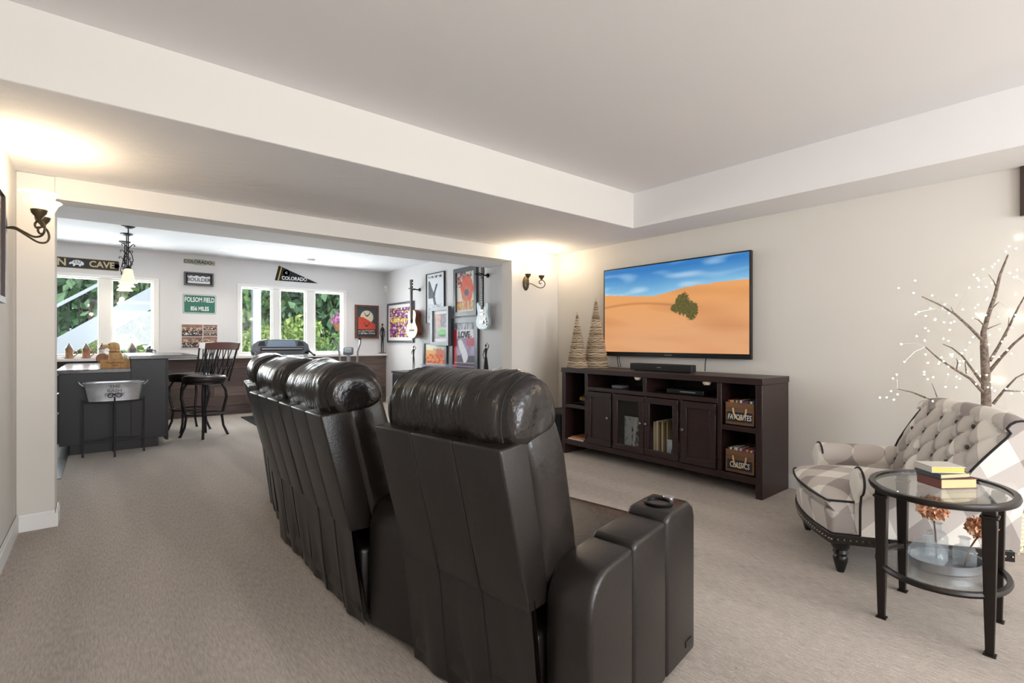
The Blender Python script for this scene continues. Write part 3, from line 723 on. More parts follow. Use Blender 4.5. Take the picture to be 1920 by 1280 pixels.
fr.box(-a, a, -.05, 0, -b, -b+.02).box(-a, a, -.05, 0, b-.02, b).box(-a, -a+.02, -.05, 0, -b+.02, b-.02).box(a-.02, a, -.05, 0, -b+.02, b-.02)
fr.obj('frame', mat('barn_grey', (104, 102, 104), .7, var=.2, vscale=10), bs, bevel=.003)
MB().box(-a+.02, a-.02, -.015, 0, -b+.02, b-.02).obj('backing', mat('slate_dark', (52, 52, 56), .8), bs)
plate('plate', -.145, .145, -.065, .065, -.02, -.016, .012, mat('plate_white', (224, 226, 232), .4), bs)
text('lettering', 'BOULDER', .075, mat('sign_dark', (40, 42, 40), .6), bs, 0, -.012, -.021, bold=.001, sx=.92)
mt = MB(); pk = [(-.14, .035), (-.10, .05), (-.07, .038), (-.03, .055), (.01, .036), (.05, .05), (.09, .038), (.14, .05), (.14, .063), (-.14, .063)]
mt.prism(pk, 'y', -.0212, -.02).obj('mountains', mat('mountain_slate', (58, 66, 78), .6), bs)
ff = thing('folsom_field_sign', 'green road sign reading FOLSOM FIELD 856 MILES on the far wall', 'sign', (1.147, YF, 1.718))
M_GRN = mat('road_green', (24, 104, 84), .45)
plate('plate', -.215, .215, -.145, .145, -.004, 0, .02, M_GRN, ff)
plate('border', -.209, .209, -.139, .139, -.005, -.004, .018, M_WL, ff)
plate('face', -.201, .201, -.131, .131, -.006, -.004, .015, M_GRN, ff)
text('lettering', 'FOLSOM FIELD', .098, M_WL, ff, 0, .062, -.0065, bold=.0018, sx=.60)
text('lettering', '856 MILES', .085, M_WL, ff, 0, -.072, -.0065, bold=.0018, sx=.66)
pc = thing('photo_collage', 'photo collage of five team pictures on the far wall', 'photo collage', (1.148, YF, 1.235))
MB().box(-.236, .236, -.012, 0, -.185, .178).obj('board', mat('board_white', (226, 224, 222), .6), pc)
def team(u, v, s):
    c = mixc((70, 56, 52), (150, 118, 104), v + .3*nz(u*4, v*4, s))
    r = nz(u*16, v*12, s*3.)
    if .25 < v < .75 and r > .08: c = (214, 178, 150) if v > .5 else (34, 34, 42)
    if .1 < v < .5 and r < -.28: c = (226, 222, 220)
    return c
for i, (x0, x1, z0, z1) in enumerate(((-.23, .035, -.01, .172), (.042, .23, .085, .172), (.042, .23, .0, .078), (-.23, .035, -.178, -.017), (.042, .23, -.178, -.008))):
    printed('photo', x0, x1, z0, z1, -.0125, 34, 24, lambda u, v, i=i: team(u, v, i + 1.5), pc)
pn = thing('pennant', 'black felt pennant reading COLORADO above the gym window', 'pennant', (2.27, YF, 2.28))
tri = [(-.06, -.115), (.64, -.115), (.0, .135)]
MB().prism(tri, 'y', -.004, 0).obj('felt', mat('felt_black', (38, 38, 44), .9), pn)
MB().prism([(-.02, -.113), (.0, -.113), (.052, .107), (.036, .112)], 'y', -.006, -.001).obj('stripe', mat('felt_gold', (206, 184, 80), .8), pn)
text('lettering', 'COLORADO', .082, M_WL, pn, .25, -.068, -.0055, bold=.002, sx=.88)
MB().lathe([(0, 0), (.052, 0)], n=20).xf(Matrix.Translation((.12, -.0055, .022)) @ Matrix.Rotation(R(90), 4, 'X')).obj('emblem', mat('emblem_rose', (214, 160, 150), .8), pn)
MB().lathe([(0, 0), (.03, 0)], n=16).xf(Matrix.Translation((.12, -.0062, .022)) @ Matrix.Rotation(R(90), 4, 'X')).obj('emblem', mat('emblem_gold', (196, 150, 80), .8), pn)
text('lettering', 'C', .05, M_WL, pn, .12, .022, -.0068, bold=.001)

# ------------------------------------------------------------------ framed pictures
def picture(label, loc, rz, w, h, bar, depth, fm, fn, nx=40, ny=56, mat_w=0., group=None, matc=(228, 226, 226), out=0.):
    t = thing('framed_picture', label, 'picture', loc, rz, group)
    a, b = w/2, h/2; y0 = -depth - out; f = MB()
    def mit(p):  # one mitred bar from four corner points
        f.add([(x, y0, z) for x, z in p] + [(x, -out, z) for x, z in p], [(3,2,1,0), (4,5,6,7), (0,1,5,4), (1,2,6,5), (2,3,7,6), (3,0,4,7)])
    i, j = a - bar, b - bar
    mit([(-a, -b), (a, -b), (i, -j), (-i, -j)]); mit([(a, -b), (a, b), (i, j), (i, -j)]); mit([(a, b), (-a, b), (-i, j), (i, j)]); mit([(-a, b), (-a, -b), (-i, -j), (-i, j)])
    f.obj('frame', fm, t)
    MB().box(-i, i, -out - depth*.5, -out, -j, j).obj('mount', mat('mount_%d_%d_%d' % matc, matc, .8), t)
    printed('print', -i + mat_w, i - mat_w, -j + mat_w, j - mat_w, -out - depth*.5 - .001, nx, ny, fn, t)
    return t
M_FB = mat('frame_charcoal', (70, 74, 82), .4, var=.15, vscale=6); M_FW = mat('frame_walnut', (112, 72, 52), .5, var=.3, vscale=6, stretch=(1, 1, 6))
def glyphs(u, v, u0, u1, v0, v1, n, seed):
    if not (u0 < u < u1 and v0 < v < v1): return False
    k = (u - u0) / (u1 - u0) * n; c = int(k); q = (k - c); r = int((v - v0) / (v1 - v0) * 3)
    return q < .72 and (math.sin(c*12.9 + r*78.2 + seed) * 43758.5) % 1 > .28
def p_purple(u, v):
    c = mixc((92, 30, 96), (140, 52, 140), .5 + nz(u*5, v*5))
    a = nz(u*13, v*11, 4)
    if a > .24: c = (208, 178, 60)
    elif a < -.30: c = (232, 220, 226)
    elif .14 < nz(u*9, v*9, 9) < .22: c = (52, 34, 70)
    if .52 < v < .62 and .05 < u < .75 and nz(u*24, v*16) > -.15: c = (226, 204, 86)
    return c
picture('wide purple and gold poster in charcoal frame behind the acoustic guitar', (XR - .006, 8.22, 1.495), ART, 1.02, .725, .035, .03, M_FB, p_purple, 80, 56, .06)
def p_bw(u, v):
    if v > .9: return (60, 62, 66) if glyphs(u, v, .1, .9, .915, .965, 14, 3) else (222, 224, 228)
    if u < .08 or u > .92 or v < .05 or v > .86: return (222, 224, 228)
    c = mixc((196, 202, 210), (226, 230, 236), v)
    if v > .5 and u < .5 - (v - .5)*.9: c = (82, 86, 94)
    if abs(u - .52 - .1*math.sin(v*9)) < .06*(1.4 - v) + .01 and .35 < v < .78: c = (52, 54, 60)
    if v < .38: c = mixc(c, (110, 116, 126), clamp(nz(u*14, v*20)*1.6))
    if abs(u - .68) < .03 and v < .35: c = (120, 126, 136)
    return c
picture('tall black and white poster in thin black frame right of the acoustic guitar', (XR - .006, 6.985, 1.855), ART, .565, .815, .012, .03, mat('frame_black', (38, 40, 46), .4), p_bw, 40, 64)
def p_red(u, v):
    c = (214, 208, 190)
    e = ((u-.58)/.36)**2 + ((v-.57)/.33)**2 + nz(u*5, v*5, 2)*.5
    if e < 1: c = mixc((224, 80, 66), (206, 120, 84), .5 + nz(u*8, v*8))
    if ((u-.56)/.13)**2 + ((v-.48)/.08)**2 < 1: c = (84, 90, 104)
    if v > .62 and u < .36 and nz(u*13, v*10, 6) > .0: c = (70, 72, 82) if nz(u*20, v*20) > 0 else (212, 60, 62)
    if v > .86 and .12 < u < .85 and nz(u*16, v*14) > .05: c = (96, 98, 108)
    if v < .27: c = mixc((206, 196, 110), (206, 92, 86), .5 + 1.3*nz(u*10, v*9, 7))
    if v < .05: c = (214, 208, 190)
    return c
picture('large framed poster with a red figure, top right of the picture wall', (XR - .006, 6.11, 1.888), ART, .60, .72, .062, .045, M_FB, p_red, 56, 70, 0)
def p_love(u, v):
    c = mixc((176, 160, 190), (132, 112, 150), .5 + nz(u*6, v*4))
    if v < .3: c = (74, 70, 86)
    if u < .16 and v < .85: c = (186, 44, 56)
    if v > .86: c = mixc((180, 182, 190), (86, 88, 98), clamp(nz(u*18, v*6)*2 + .3))
    e = ((u - .42 - .12*math.sin(v*7))/.15)**2 + ((v-.40)/.26)**2
    if e < 1 and nz(u*9, v*9, 3) > -.38: c = (228, 226, 228)
    if u > .6 and .5 < v < .68: c = (186, 62, 92)
    if .68 < v < .85 and .16 < u < .9: c = (214, 210, 214)
    if glyphs(u, v, .2, .86, .69, .725, 10, 5): c = (70, 66, 74)
    if abs(v - .06) < .008 or abs(v - .14) < .006: c = (214, 170, 190)
    return c
lv = picture('tall framed poster headed LOVE below the red poster', (XR - .006, 6.15, 1.082), ART, .73, .842, .075, .04, M_FB, p_love, 60, 80, 0)
text('lettering', 'LOVE', .135, mat('poster_ink', (62, 58, 66), .7), lv, .0, .165, -.024, bold=.004, sx=.92)
def p_mid(u, v):
    c = mixc((150, 150, 160), (196, 176, 170), .5 + nz(u*4, v*6))
    if .25 < u < .5 and v > .55: c = mixc((196, 120, 104), (214, 170, 150), nz(u*9, v*9) + .5)
    if u > .5 and v > .45: c = mixc((84, 92, 120), (166, 150, 150), nz(u*10, v*8, 4) + .5)
    if ((u-.62)/.3)**2 + ((v-.27)/.14)**2 + nz(u*8, v*8)*.4 < 1: c = (96, 190, 92) if v > .22 else (62, 110, 84)
    if v > .93 or v < .07: c = (224, 224, 226)
    return c
picture('small deep framed colour print overlapping its neighbours, centre of the picture wall', (XR - .052, 6.725, 1.39), ART, .53, .605, .055, .06, mat('frame_pewter', (112, 118, 126), .4), p_mid, 40, 50, .02)
def p_org(u, v):
    c = mixc((226, 140, 60), (240, 190, 110), v)
    if v > .72: c = (226, 220, 196)
    if u > .55 and .3 < v < .75: c = (214, 108, 76)
    if v < .5 and nz(u*9, v*8, 2) > .1: c = (206, 72, 56)
    if abs(v - .76) < .04 and u > .4 and nz(u*22, v*9) > 0: c = (92, 70, 66)
    return c
picture('framed orange desert print behind the record player', (XR - .006, 6.985, .945), ART, .74, .455, .055, .04, M_FB, p_org, 48, 34, .02)
def p_moon(u, v):
    c = (66, 78, 86)
    if ((u-.5)/.32)**2 + ((v-.66)/.22)**2 < 1: c = (226, 214, 190)
    if v < .68 - .0 and v > .24 and u > .08 and u < .92 and v < .66 - .38*max(0, u - .3) : c = (204, 82, 66)
    for bx, bz_, s in ((.52, .70, .16), (.50, .36, .14)):
        dx = (u - bx); dz = (v - bz_) - .9*dx*dx/s - .15*dx
        if abs(dz) < .022 and abs(dx) < s: c = (52, 50, 58)
    if v < .24: c = (54, 58, 66)
    if glyphs(u, v, .08, .92, .17, .215, 15, 1) or glyphs(u, v, .08, .92, .09, .13, 13, 2): c = (206, 190, 176)
    return c
picture('walnut framed poster of birds before a pale moon, right of the gym window', (3.80, YF, 1.515), 0, .457, .62, .035, .03, M_FW, p_moon, 48, 64)
picture('dark framed picture at the right edge of the television wall', (XR, .22, 2.07), ART, .25, .362, .02, .03, mat('frame_brown', (60, 42, 38), .4), lambda u, v: (120, 110, 104), 8, 8)
picture('dark wooden framed picture at the left edge beside the sconce', (XL, 3.28, 1.62), R(90), .5, .56, .03, .03, mat('frame_brown', (60, 42, 38), .4), lambda u, v: (150, 140, 130), 8, 8)

# ------------------------------------------------------------------ guitars on the picture wall
ga = thing('acoustic_guitar', 'pale acoustic guitar with brown sides hanging on the picture wall', 'guitar', (XR - .006, 7.52, 1.20), ART)
def gshape(n, wl, ww, wu, L):
    pts = []
    for i in range(n + 1):
        t = i / n
        w = wl*math.sin(math.pi*min(1, t/.62))**.55 if t < .31 else None
        a = wl * max(0, 1 - ((t - .30)/.30)**2)**.5 if t < .30 else (wl + (ww - wl)*(.5 - .5*math.cos(math.pi*(t - .30)/.30)) if t < .60 else (ww + (wu - ww)*(.5 - .5*math.cos(math.pi*(t - .60)/.22)) if t < .82 else wu*max(0, 1 - ((t - .82)/.18)**2)**.5))
        pts.append((a, t*L))
    return pts
sh = gshape(40, .195, .122, .145, .49)
poly = [(x, z) for x, z in sh] + [(-x, z) for x, z in sh[-2:0:-1]]
MB().prism(poly, 'y', -.155, -.055).obj('side', mat('guitar_mahogany', (110, 58, 36), .35), ga, smooth=True)
MB().prism([(x*.99, z*.994 + .0015) for x, z in poly], 'y', -.158, -.1545).obj('top', mat('guitar_spruce', (200, 174, 138), .35, var=.05, vscale=20, stretch=(20, 1, 1)), ga)
MB().lathe([(0, 0), (.048, 0)], n=24).xf(Matrix.Translation((0, -.1585, .30)) @ Matrix.Rotation(R(90), 4, 'X')).obj('sound_hole', mat('hole_black', (22, 18, 16), .8), ga)
MB().box(-.075, .075, -.168, -.158, .125, .15).obj('bridge', mat('rosewood', (52, 34, 28), .5), ga, bevel=.003)
MB().box(-.028, .028, -.178, -.15, .34, .80).obj('neck', mat('rosewood', (52, 34, 28), .5), ga, bevel=.006)
MB().prism([(-.03, .80), (.03, .80), (.038, .99), (-.038, .99)], 'y', -.172, -.150).obj('headstock', mat('rosewood', (52, 34, 28), .5), ga)
pg = MB()
for s in (-1, 1):
    for k in range(3): pg.cyl((s*.03, -.161, .84 + k*.05), (s*.065, -.161, .84 + k*.05), .008, n=8)
pg.obj('tuning_peg', M_CHROME, ga)
stg = MB()
for k in range(6): stg.tube([((k - 2.5)*.009, -.17, .14), ((k - 2.5)*.007, -.18, .80)], .0008, 4)
stg.obj('string', M_CHROME, ga)
ge = thing('electric_guitar', 'pale blue and white electric guitar hanging right of the red poster', 'guitar', (XR - .006, 5.585, 1.315), ART)
eb = [(.0, .0), (.09, .01), (.145, .06), (.155, .13), (.125, .20), (.118, .25), (.135, .31), (.13, .36), (.09, .37), (.06, .335), (.03, .315), (-.03, .315), (-.07, .345), (-.11, .39), (-.135, .37), (-.13, .31), (-.115, .25), (-.12, .20), (-.15, .13), (-.14, .06), (-.09, .01)]
MB().prism(eb, 'y', -.10, -.06).obj('body', mat('guitar_ice', (206, 220, 228), .25), ge, smooth=True, bevel=.004)
MB().prism([(x*.55 + .02, z*.62 + .09) for x, z in eb], 'y', -.103, -.0995).obj('pickguard', mat('guard_white', (236, 238, 240), .3), ge)
MB().box(-.024, .024, -.112, -.085, .28, .74).obj('neck', mat('rosewood', (52, 34, 28), .5), ge, bevel=.004)
ft = MB()
for k in range(16): ft.box(-.024, .024, -.1135, -.112, .35 + .38*(1 - .945**k)*1.6, .353 + .38*(1 - .945**k)*1.6)
ft.obj('fret', M_CHROME, ge)
MB().prism([(-.024, .74), (.024, .74), (.045, .80), (.035, .88), (-.02, .885)], 'y', -.108, -.092).obj('headstock', mat('rosewood', (52, 34, 28), .5), ge)
MB().box(-.04, .04, -.114, -.103, .20, .225).box(-.04, .04, -.114, -.103, .255, .28).obj('pickup', M_CHROME, ge, bevel=.002)
MB().box(-.04, .04, -.118, -.103, .085, .125).obj('bridge', M_CHROME, ge, bevel=.002)
kn = MB()
for q in ((.085, .15), (.10, .11), (.10, .07)): kn.cyl((q[0], -.12, q[1]), (q[0], -.10, q[1]), .011, n=12)
kn.obj('knob', M_CHROME, ge)
for y, z, lab, r in ((7.52, 2.03, 'black wall hanger holding the acoustic guitar', ART), (5.585, 2.075, 'black wall hanger holding the electric guitar', ART)):
    t = thing('guitar_hanger', lab, 'wall hanger', (XR - .006, y, z), r, 'guitar wall hangers')
    MB().lathe([(.03, 0), (.032, .012), (.012, .02), (.010, .08)], n=16).xf(Matrix.Rotation(R(90), 4, 'X')).obj('mount', M_BLACKM, t, smooth=True)
    MB().tube([(-.045, -.19, .015), (-.04, -.10, 0), (0, -.078, 0), (.04, -.10, 0), (.045, -.19, .015)], .008, 8).obj('yoke', M_BLACKM, t, smooth=True)

# ------------------------------------------------------------------ sculptures, record cabinet, tub chair in the far room
def figure(label, loc, hh, pose, rz):
    t = thing('figure_sculpture', label, 'sculpture', loc, rz)
    M = mat('dark_bronze', (52, 48, 46), .45, metal=.5)
    MB().box(-.06, .06, -.045, .045, 0, .012).obj('base', M, t, bevel=.002)
    k = hh
    b = MB()
    for s in (-1, 1):
        b.tube([(s*.03*k, 0, .012), (s*.028*k, .01*k, .25*k), (s*.02*k, 0, .5*k), (0, 0, .58*k)], .01, 8, radii=[.012*k, .016*k, .022*k, .026*k])
    b.tube([(0, 0, .5*k), (0, 0, .64*k), (0, 0, .80*k), (0, 0, .86*k)], .03, 10, radii=[.034*k, .028*k, .045*k, .016*k])
    b.ball((0, 0, .92*k), (.028*k, .03*k, .042*k), 10)
    if pose == 0: arms = [[(s*.045*k, 0, .80*k), (s*.075*k, .01*k, .66*k), (s*.05*k, -.02*k, .52*k)] for s in (-1, 1)]
    elif pose == 1: arms = [[(-.045*k, 0, .80*k), (-.1*k, 0, .70*k), (-.02*k, -.03*k, .64*k)], [(.045*k, 0, .80*k), (.11*k, 0, .88*k), (.03*k, 0, .99*k)]]
    else: arms = [[(-.045*k, 0, .80*k), (-.09*k, 0, .64*k), (-.04*k, 0, .5*k)], [(.045*k, 0, .80*k), (.1*k, 0, .92*k), (.02*k, 0, 1.0*k)]]
    for a in arms: b.tube(a, .01, 7, radii=[.015*k, .012*k, .009*k])
    if pose == 2: b.tube([(0, 0, .58*k), (0, 0, .3*k), (0, 0, .02*k)], .05, 12, radii=[.04*k, .075*k, .09*k])
    b.obj('figure', M, t, smooth=True)
figure('thin standing bronze figure on the ledge in the far corner', (4.09, YF - .055, .924), .59, 0, 0)
figure('bronze figure with raised arm at the left end of the record cabinet', (3.94, 7.30, .672), .42, 1, R(-60))
figure('bronze figure in a long dress at the right end of the record cabinet', (3.96, 5.34, .672), .46, 2, R(-60))
rc = thing('record_cabinet', 'low black cabinet against the picture wall holding the record player', 'cabinet', (3.9, 6.3, 0))
M_BC = mat('cabinet_black', (30, 28, 29), .4)
MB().box(3.64, 4.12, 5.2, 7.5, .64, .672).obj('top', M_BC, rc, world=True, bevel=.003)
MB().box(3.66, 4.11, 5.22, 7.48, .08, .64).obj('body', M_BC, rc, world=True)
for i in range(4): 
    o = MB().box(3.645, 3.66, 5.23 + i*.562, 5.23 + i*.562 + .552, .10, .625).obj('door', M_BC, rc, world=True, bevel=.002)
    MB().box(3.63, 3.645, 5.28 + i*.562, 5.30 + i*.562, .3, .42).obj('handle', M_CHROME, o, world=True)
lg = MB()
for x in (3.68, 4.07):
    for y in (5.24, 7.42): lg.box(x, x + .04, y, y + .04, 0, .08)
lg.obj('leg', M_BC, rc, world=True)
tt = thing('record_player', 'record player with clear lid on the low cabinet', 'record player', (3.875, 6.43, .672))
MB().box(-.17, .17, -.2, .2, .01, .06).obj('plinth', mat('plinth_dark', (44, 40, 44), .35), tt, bevel=.004)
MB().box(-.15, .15, -.18, .18, 0, .01).obj('foot', M_BLACKM, tt)
MB().lathe([(.14, .06), (.145, .066), (.145, .072), (.0, .073)], (0, .02, 0), 32).obj('platter', mat('vinyl_black', (20, 20, 22), .25), tt, smooth=True)
MB().tube([(.12, -.16, .06), (.12, -.16, .095), (.06, -.06, .09), (.02, -.03, .08)], .005, 7).obj('tonearm', M_CHROME, tt, smooth=True)
ld = MB(); ld.box(-.17, .17, -.2, .2, .137, .14).box(-.17, -.167, -.2, .2, .062, .137).box(.167, .17, -.2, .2, .062, .137).box(-.167, .167, -.2, -.197, .062, .137).box(-.167, .167, .197, .2, .062, .137)
ld.obj('lid', mat('clear_acrylic', (226, 232, 246), .06, alpha=.22), tt)
tc_ = thing('tub_chair', 'white round-backed chair just beyond the opening', 'chair', (3.70, 4.74, 0), R(200))
M_BOUC = mat('white_boucle', (236, 232, 226), .9, bump=.4, bscale=60)
def shell(r, z0, z1, th):
    def fn(u, v):
        a = R(-125) + u * R(250); k = clamp(math.cos(a)*.5 + .5); zt = z0 + (z1 - z0) * (.45 + .55*k)
        q = v * 2
        rr = r if q <= 1 else r - th; zz = z0 + (zt - z0) * (q if q <= 1 else 2 - q)
        return (-rr*math.cos(a), rr*math.sin(a), zz + (.03*math.sin(math.pi*clamp((q-.7)/.6)) if .7 < q < 1.3 else 0))
    return fn
MB().grid(shell(.33, .16, .85, .09), 40, 22).obj('backrest', M_BOUC, tc_, smooth=True)
MB().superell((.03, 0, .36), (.27, .25, .09), .3, .6, 28, 14).obj('seat', M_BOUC, tc_, smooth=True, angle=180)
MB().lathe([(.24, .14), (.25, .16), (.25, .28), (.22, .29)], n=28).obj('base', M_BOUC, tc_, smooth=True)
for a in (45, 135, 225, 315): MB().cyl((.2*math.cos(R(a)), .2*math.sin(R(a)), .15), (.23*math.cos(R(a)), .23*math.sin(R(a)), 0), .018, .012, 10).obj('leg', M_DARKW, tc_)

# ------------------------------------------------------------------ exercise machines
M_GREY = mat('machine_grey', (110, 116, 124), .4); M_DGREY = mat('machine_dark', (44, 46, 50), .5); M_SILV = mat('machine_silver', (176, 180, 186), .35, metal=.6)
tag(MB().box(1.62, 2.62, 6.6, 8.4, .0, .012).obj('rubber_mat', mat('rubber', (40, 40, 42), .9)), 'black rubber mat on the carpet under the treadmill', 'floor mat')
tm = thing('treadmill', 'grey treadmill facing the gym window', 'treadmill', (2.12, 7.6, .012))
MB().box(-.40, .40, -.85, .62, .10, .16).obj('deck', M_DGREY, tm, bevel=.01)
MB().box(-.27, .27, -.86, .5, .16, .165).obj('belt', mat('belt_black', (22, 22, 23), .8), tm)
MB().box(-.36, .36, .38, .72, .08, .26).obj('motor_cover', M_GREY, tm, bevel=.03, bseg=3)
for s in (-1, 1):
    MB().prism([(.50, .02), (.60, .02), (.56, .98), (.50, .98)], 'x', s*.36 - .025, s*.36 + .025).obj('upright', M_SILV, tm, bevel=.006)
    MB().tube([(s*.385, .54, .98), (s*.395, .40, .985), (s*.40, .22, .93)], .019, 8).obj('handrail', M_DGREY, tm, smooth=True)
    MB().box(s*.36 - .04, s*.36 + .04, -.8, -.7, 0, .10).obj('foot', M_DGREY, tm)
MB().prism([(-.405, .93), (.405, .93), (.42, 1.0), (.40, 1.09), (.33, 1.15), (.2, 1.17), (-.2, 1.17), (-.33, 1.15), (-.40, 1.09), (-.42, 1.0)], 'y', .50, .58).obj('console', M_GREY, tm, bevel=.015, bseg=3)
MB().prism([(-.21, 1.06), (.21, 1.06), (.19, 1.155), (-.19, 1.155)], 'y', .494, .50).obj('display', mat('display_glass', (150, 172, 196), .15), tm)
for s in (-1, 1): MB().prism([(s*.23, 1.07), (s*.33, 1.07), (s*.31, 1.13), (s*.24, 1.145)], 'y', .494, .5).obj('tray', M_DGREY, tm)
MB().box(-.30, .30, .40, .50, 1.0, 1.055).obj('front_bar', M_DGREY, tm, bevel=.02, bseg=3)
MB().box(-.30, .28, .396, .40, 1.022, 1.032).obj('trim_strip', M_SILV, tm)
MB().tube([(-.3, .47, 1.0), (-.29, .46, .93), (-.27, .45, .90)], .008, 6).obj('safety_clip', mat('clip_red', (190, 40, 50), .5), tm)
eb_ = thing('exercise_bike', 'grey exercise bike with tall handles by the gym window', 'exercise bike', (3.06, 7.95, 0), R(-28))
MB().box(-.24, .24, -.03, .03, .02, .07).obj('rear_foot', M_DGREY, eb_, bevel=.01)
MB().box(-.22, .22, .55, .61, .02, .07).obj('front_foot', M_DGREY, eb_, bevel=.01)
MB().box(-.03, .03, 0, .58, .06, .12).obj('frame', M_SILV, eb_, bevel=.01)
MB().lathe([(0, -.05), (.22, -.045), (.24, 0), (.22, .045), (0, .05)], n=28).xf(Matrix.Translation((0, .38, .36)) @ Matrix.Rotation(R(90), 4, 'Y')).obj('flywheel_housing', M_DGREY, eb_, smooth=True)
MB().tube([(0, .05, .1), (0, .02, .70)], .026, 10).obj('seat_post', M_SILV, eb_)
MB().superell((0, .0, .735), (.10, .13, .035), .5, .8, 24, 12).obj('saddle', mat('saddle_grey', (86, 88, 92), .6), eb_, smooth=True, angle=180)
MB().tube([(0, .40, .5), (0, .36, .93)], .03, 10).obj('console_post', M_SILV, eb_)
MB().superell((0, .34, .99), (.085, .05, .07), .4, .5, 24, 14).obj('display', M_GREY, eb_, smooth=True)
MB().superell((0, .30, 1.0), (.06, .02, .04), .4, .5, 20, 12).obj('screen', mat('lcd_pale', (176, 184, 186), .3), eb_, smooth=True)
for s in (-1, 1):
    MB().tube([(s*.13, .46, .35), (s*.14, .42, .75), (s*.15, .36, .98), (s*.2, .28, 1.12), (s*.21, .20, 1.19), (s*.21, .06, 1.20)], .016, 8).obj('swing_handle', M_SILV, eb_, smooth=True)
    MB().tube([(s*.21, .18, 1.192), (s*.21, .05, 1.20)], .021, 8).obj('grip', M_DGREY, eb_)
    MB().box(s*.15 - .04, s*.15 + .04, .33, .43, .30 + s*.1, .325 + s*.1).obj('pedal', M_DGREY, eb_)

# ------------------------------------------------------------------ bar
bar = thing('bar_peninsula', 'black bar peninsula with low counter and raised bar top', 'bar', (.1, 7.5, 0))
M_BARB = mat('bar_black', (44, 42, 45), .45); M_STONE = mat('counter_dark_stone', (58, 56, 58), .2, var=.3, vscale=25)
M_STONEL = mat('counter_low', (110, 106, 108), .12, var=.25, vscale=18)
MB().box(-.25, .478, 6.70, 8.7, 0, .10).obj('toe_kick', M_BARB, bar, world=True)
MB().box(-.33, .24, 6.68, 8.7, .10, .826).obj('base_cabinet', M_BARB, bar, world=True, bevel=.002)
MB().box(.24, .545, 6.68, 8.34, .10, .958).obj('bar_wall', M_BARB, bar, world=True, bevel=.002)
MB().box(.545, .57, 6.70, 8.34, .06, .958).obj('bar_panel', mat('bar_panel_dark', (34, 30, 32), .5), bar, world=True)
MB().box(-.352, .238, 6.645, 8.7, .826, .865).obj('low_counter', M_STONEL, bar, world=True, bevel=.004)
MB().box(.225, .835, 6.635, 8.34, .958, .998).obj('bar_top', M_STONE, bar, world=True, bevel=.006)
for i in range(3):
    y = 6.72 + i*.5
    for z0, z1 in ((.12, .42), (.44, .62), (.64, .81)):
        d = MB().box(-.348, -.33, y, y + .48, z0, z1).obj('drawer', M_BARB, bar, world=True, bevel=.003)
        MB().tube([(-.348, y + .14, z1 - .05), (-.378, y + .15, z1 - .05), (-.378, y + .33, z1 - .05), (-.348, y + .34, z1 - .05)], .006, 6).obj('handle', M_CHROME, d, world=True, smooth=True)
# beverage tub on its iron stand
sd_ = thing('tub_stand', 'black iron stand with scrolls holding the metal tub', 'stand', (.1, 6.47, 0))
M_IRON = mat('iron_grey', (62, 60, 62), .5, metal=.4)
LEG = [(-.147, 6.49), (.098, 6.335), (.341, 6.49), (.098, 6.615)]
for i, (x, y) in enumerate(LEG):
    top = .575 if i != 1 else .60
    MB().tube([(x, y, 0), (x, y, .04), (x, y, .3), (x, y, top)], .008, 8, radii=[.011, .007, .008, .007]).obj('leg', M_IRON, sd_, world=True, smooth=True)
MB().tube([(LEG[0][0], LEG[0][1], .545), (-.02, 6.38, .545), (.098, 6.34, .545), (.22, 6.38, .545), (LEG[2][0], LEG[2][1], .545), (.22, 6.585, .545), (.098, 6.615, .545), (-.02, 6.585, .545)], .007, 8, closed=True).obj('ring', M_IRON, sd_, world=True, smooth=True)
MB().tube([(LEG[0][0], LEG[0][1], .15), (LEG[1][0], LEG[1][1], .15), (LEG[2][0], LEG[2][1], .15), (LEG[3][0], LEG[3][1], .15)], .006, 6, closed=True).obj('stretcher', M_IRON, sd_, world=True)
sc_ = MB()
for s in (-1, 1):
    sc_.tube([(.098 + s*(.032 - .03*math.cos(a)*(1 - a/14) ) * 1.0 - s*.002, 6.322, .60 + .028*math.sin(a)*(1 - a/12) + .012) for a in [k*.45 for k in range(15)]], .0045, 6)
sc_.obj('scroll', M_IRON, sd_, world=True, smooth=True)
tub = thing('metal_tub', 'galvanised metal tub lettered THE RASH FAMILY on the iron stand', 'beverage tub', (.098, 6.475, .556))
M_GALV = mat('galvanised', (196, 198, 202), .35, metal=.85, var=.2, vscale=9, bump=.1, bscale=12)
def tw_(z, k=0): f_ = 1 + .16 * z / .18; return f_
def oval(u, a, b, e=.55):
    t = 2*math.pi*u; return (a*math.copysign(abs(math.cos(t))**e, math.cos(t)), b*math.copysign(abs(math.sin(t))**e, math.sin(t)))
def tubf(u, v):
    prof = [(0, .0, 0), (1, 0, 0), (1.0, .0, .004), (1.15, 1, .175), (1.17, 1, .182), (1.14, 1, .182), (.99, .0, .012), (0, 0, .012)]
    k = v * 7; i = min(6, int(k)); f_ = k - i; p, q = prof[i], prof[i + 1]
    s = p[0] + (q[0] - p[0]) * f_; z = p[2] + (q[2] - p[2]) * f_; x, y = oval(u, .205*s, .11*s); return (x, y, z)
MB().grid(tubf, 56, 22, cu=True).obj('basin', M_GALV, tub, smooth=True)
MB().tube([oval(k/48, .242, .131) + (.180,) for k in range(48)], .006, 6, closed=True).obj('rim', M_GALV, tub, smooth=True)
for s in (-1, 1): MB().tube([(s*.236, -.05, .15), (s*.262, -.045, .172), (s*.275, 0, .19), (s*.262, .045, .172), (s*.236, .05, .15)], .006, 6).obj('handle', M_GALV, tub, smooth=True)
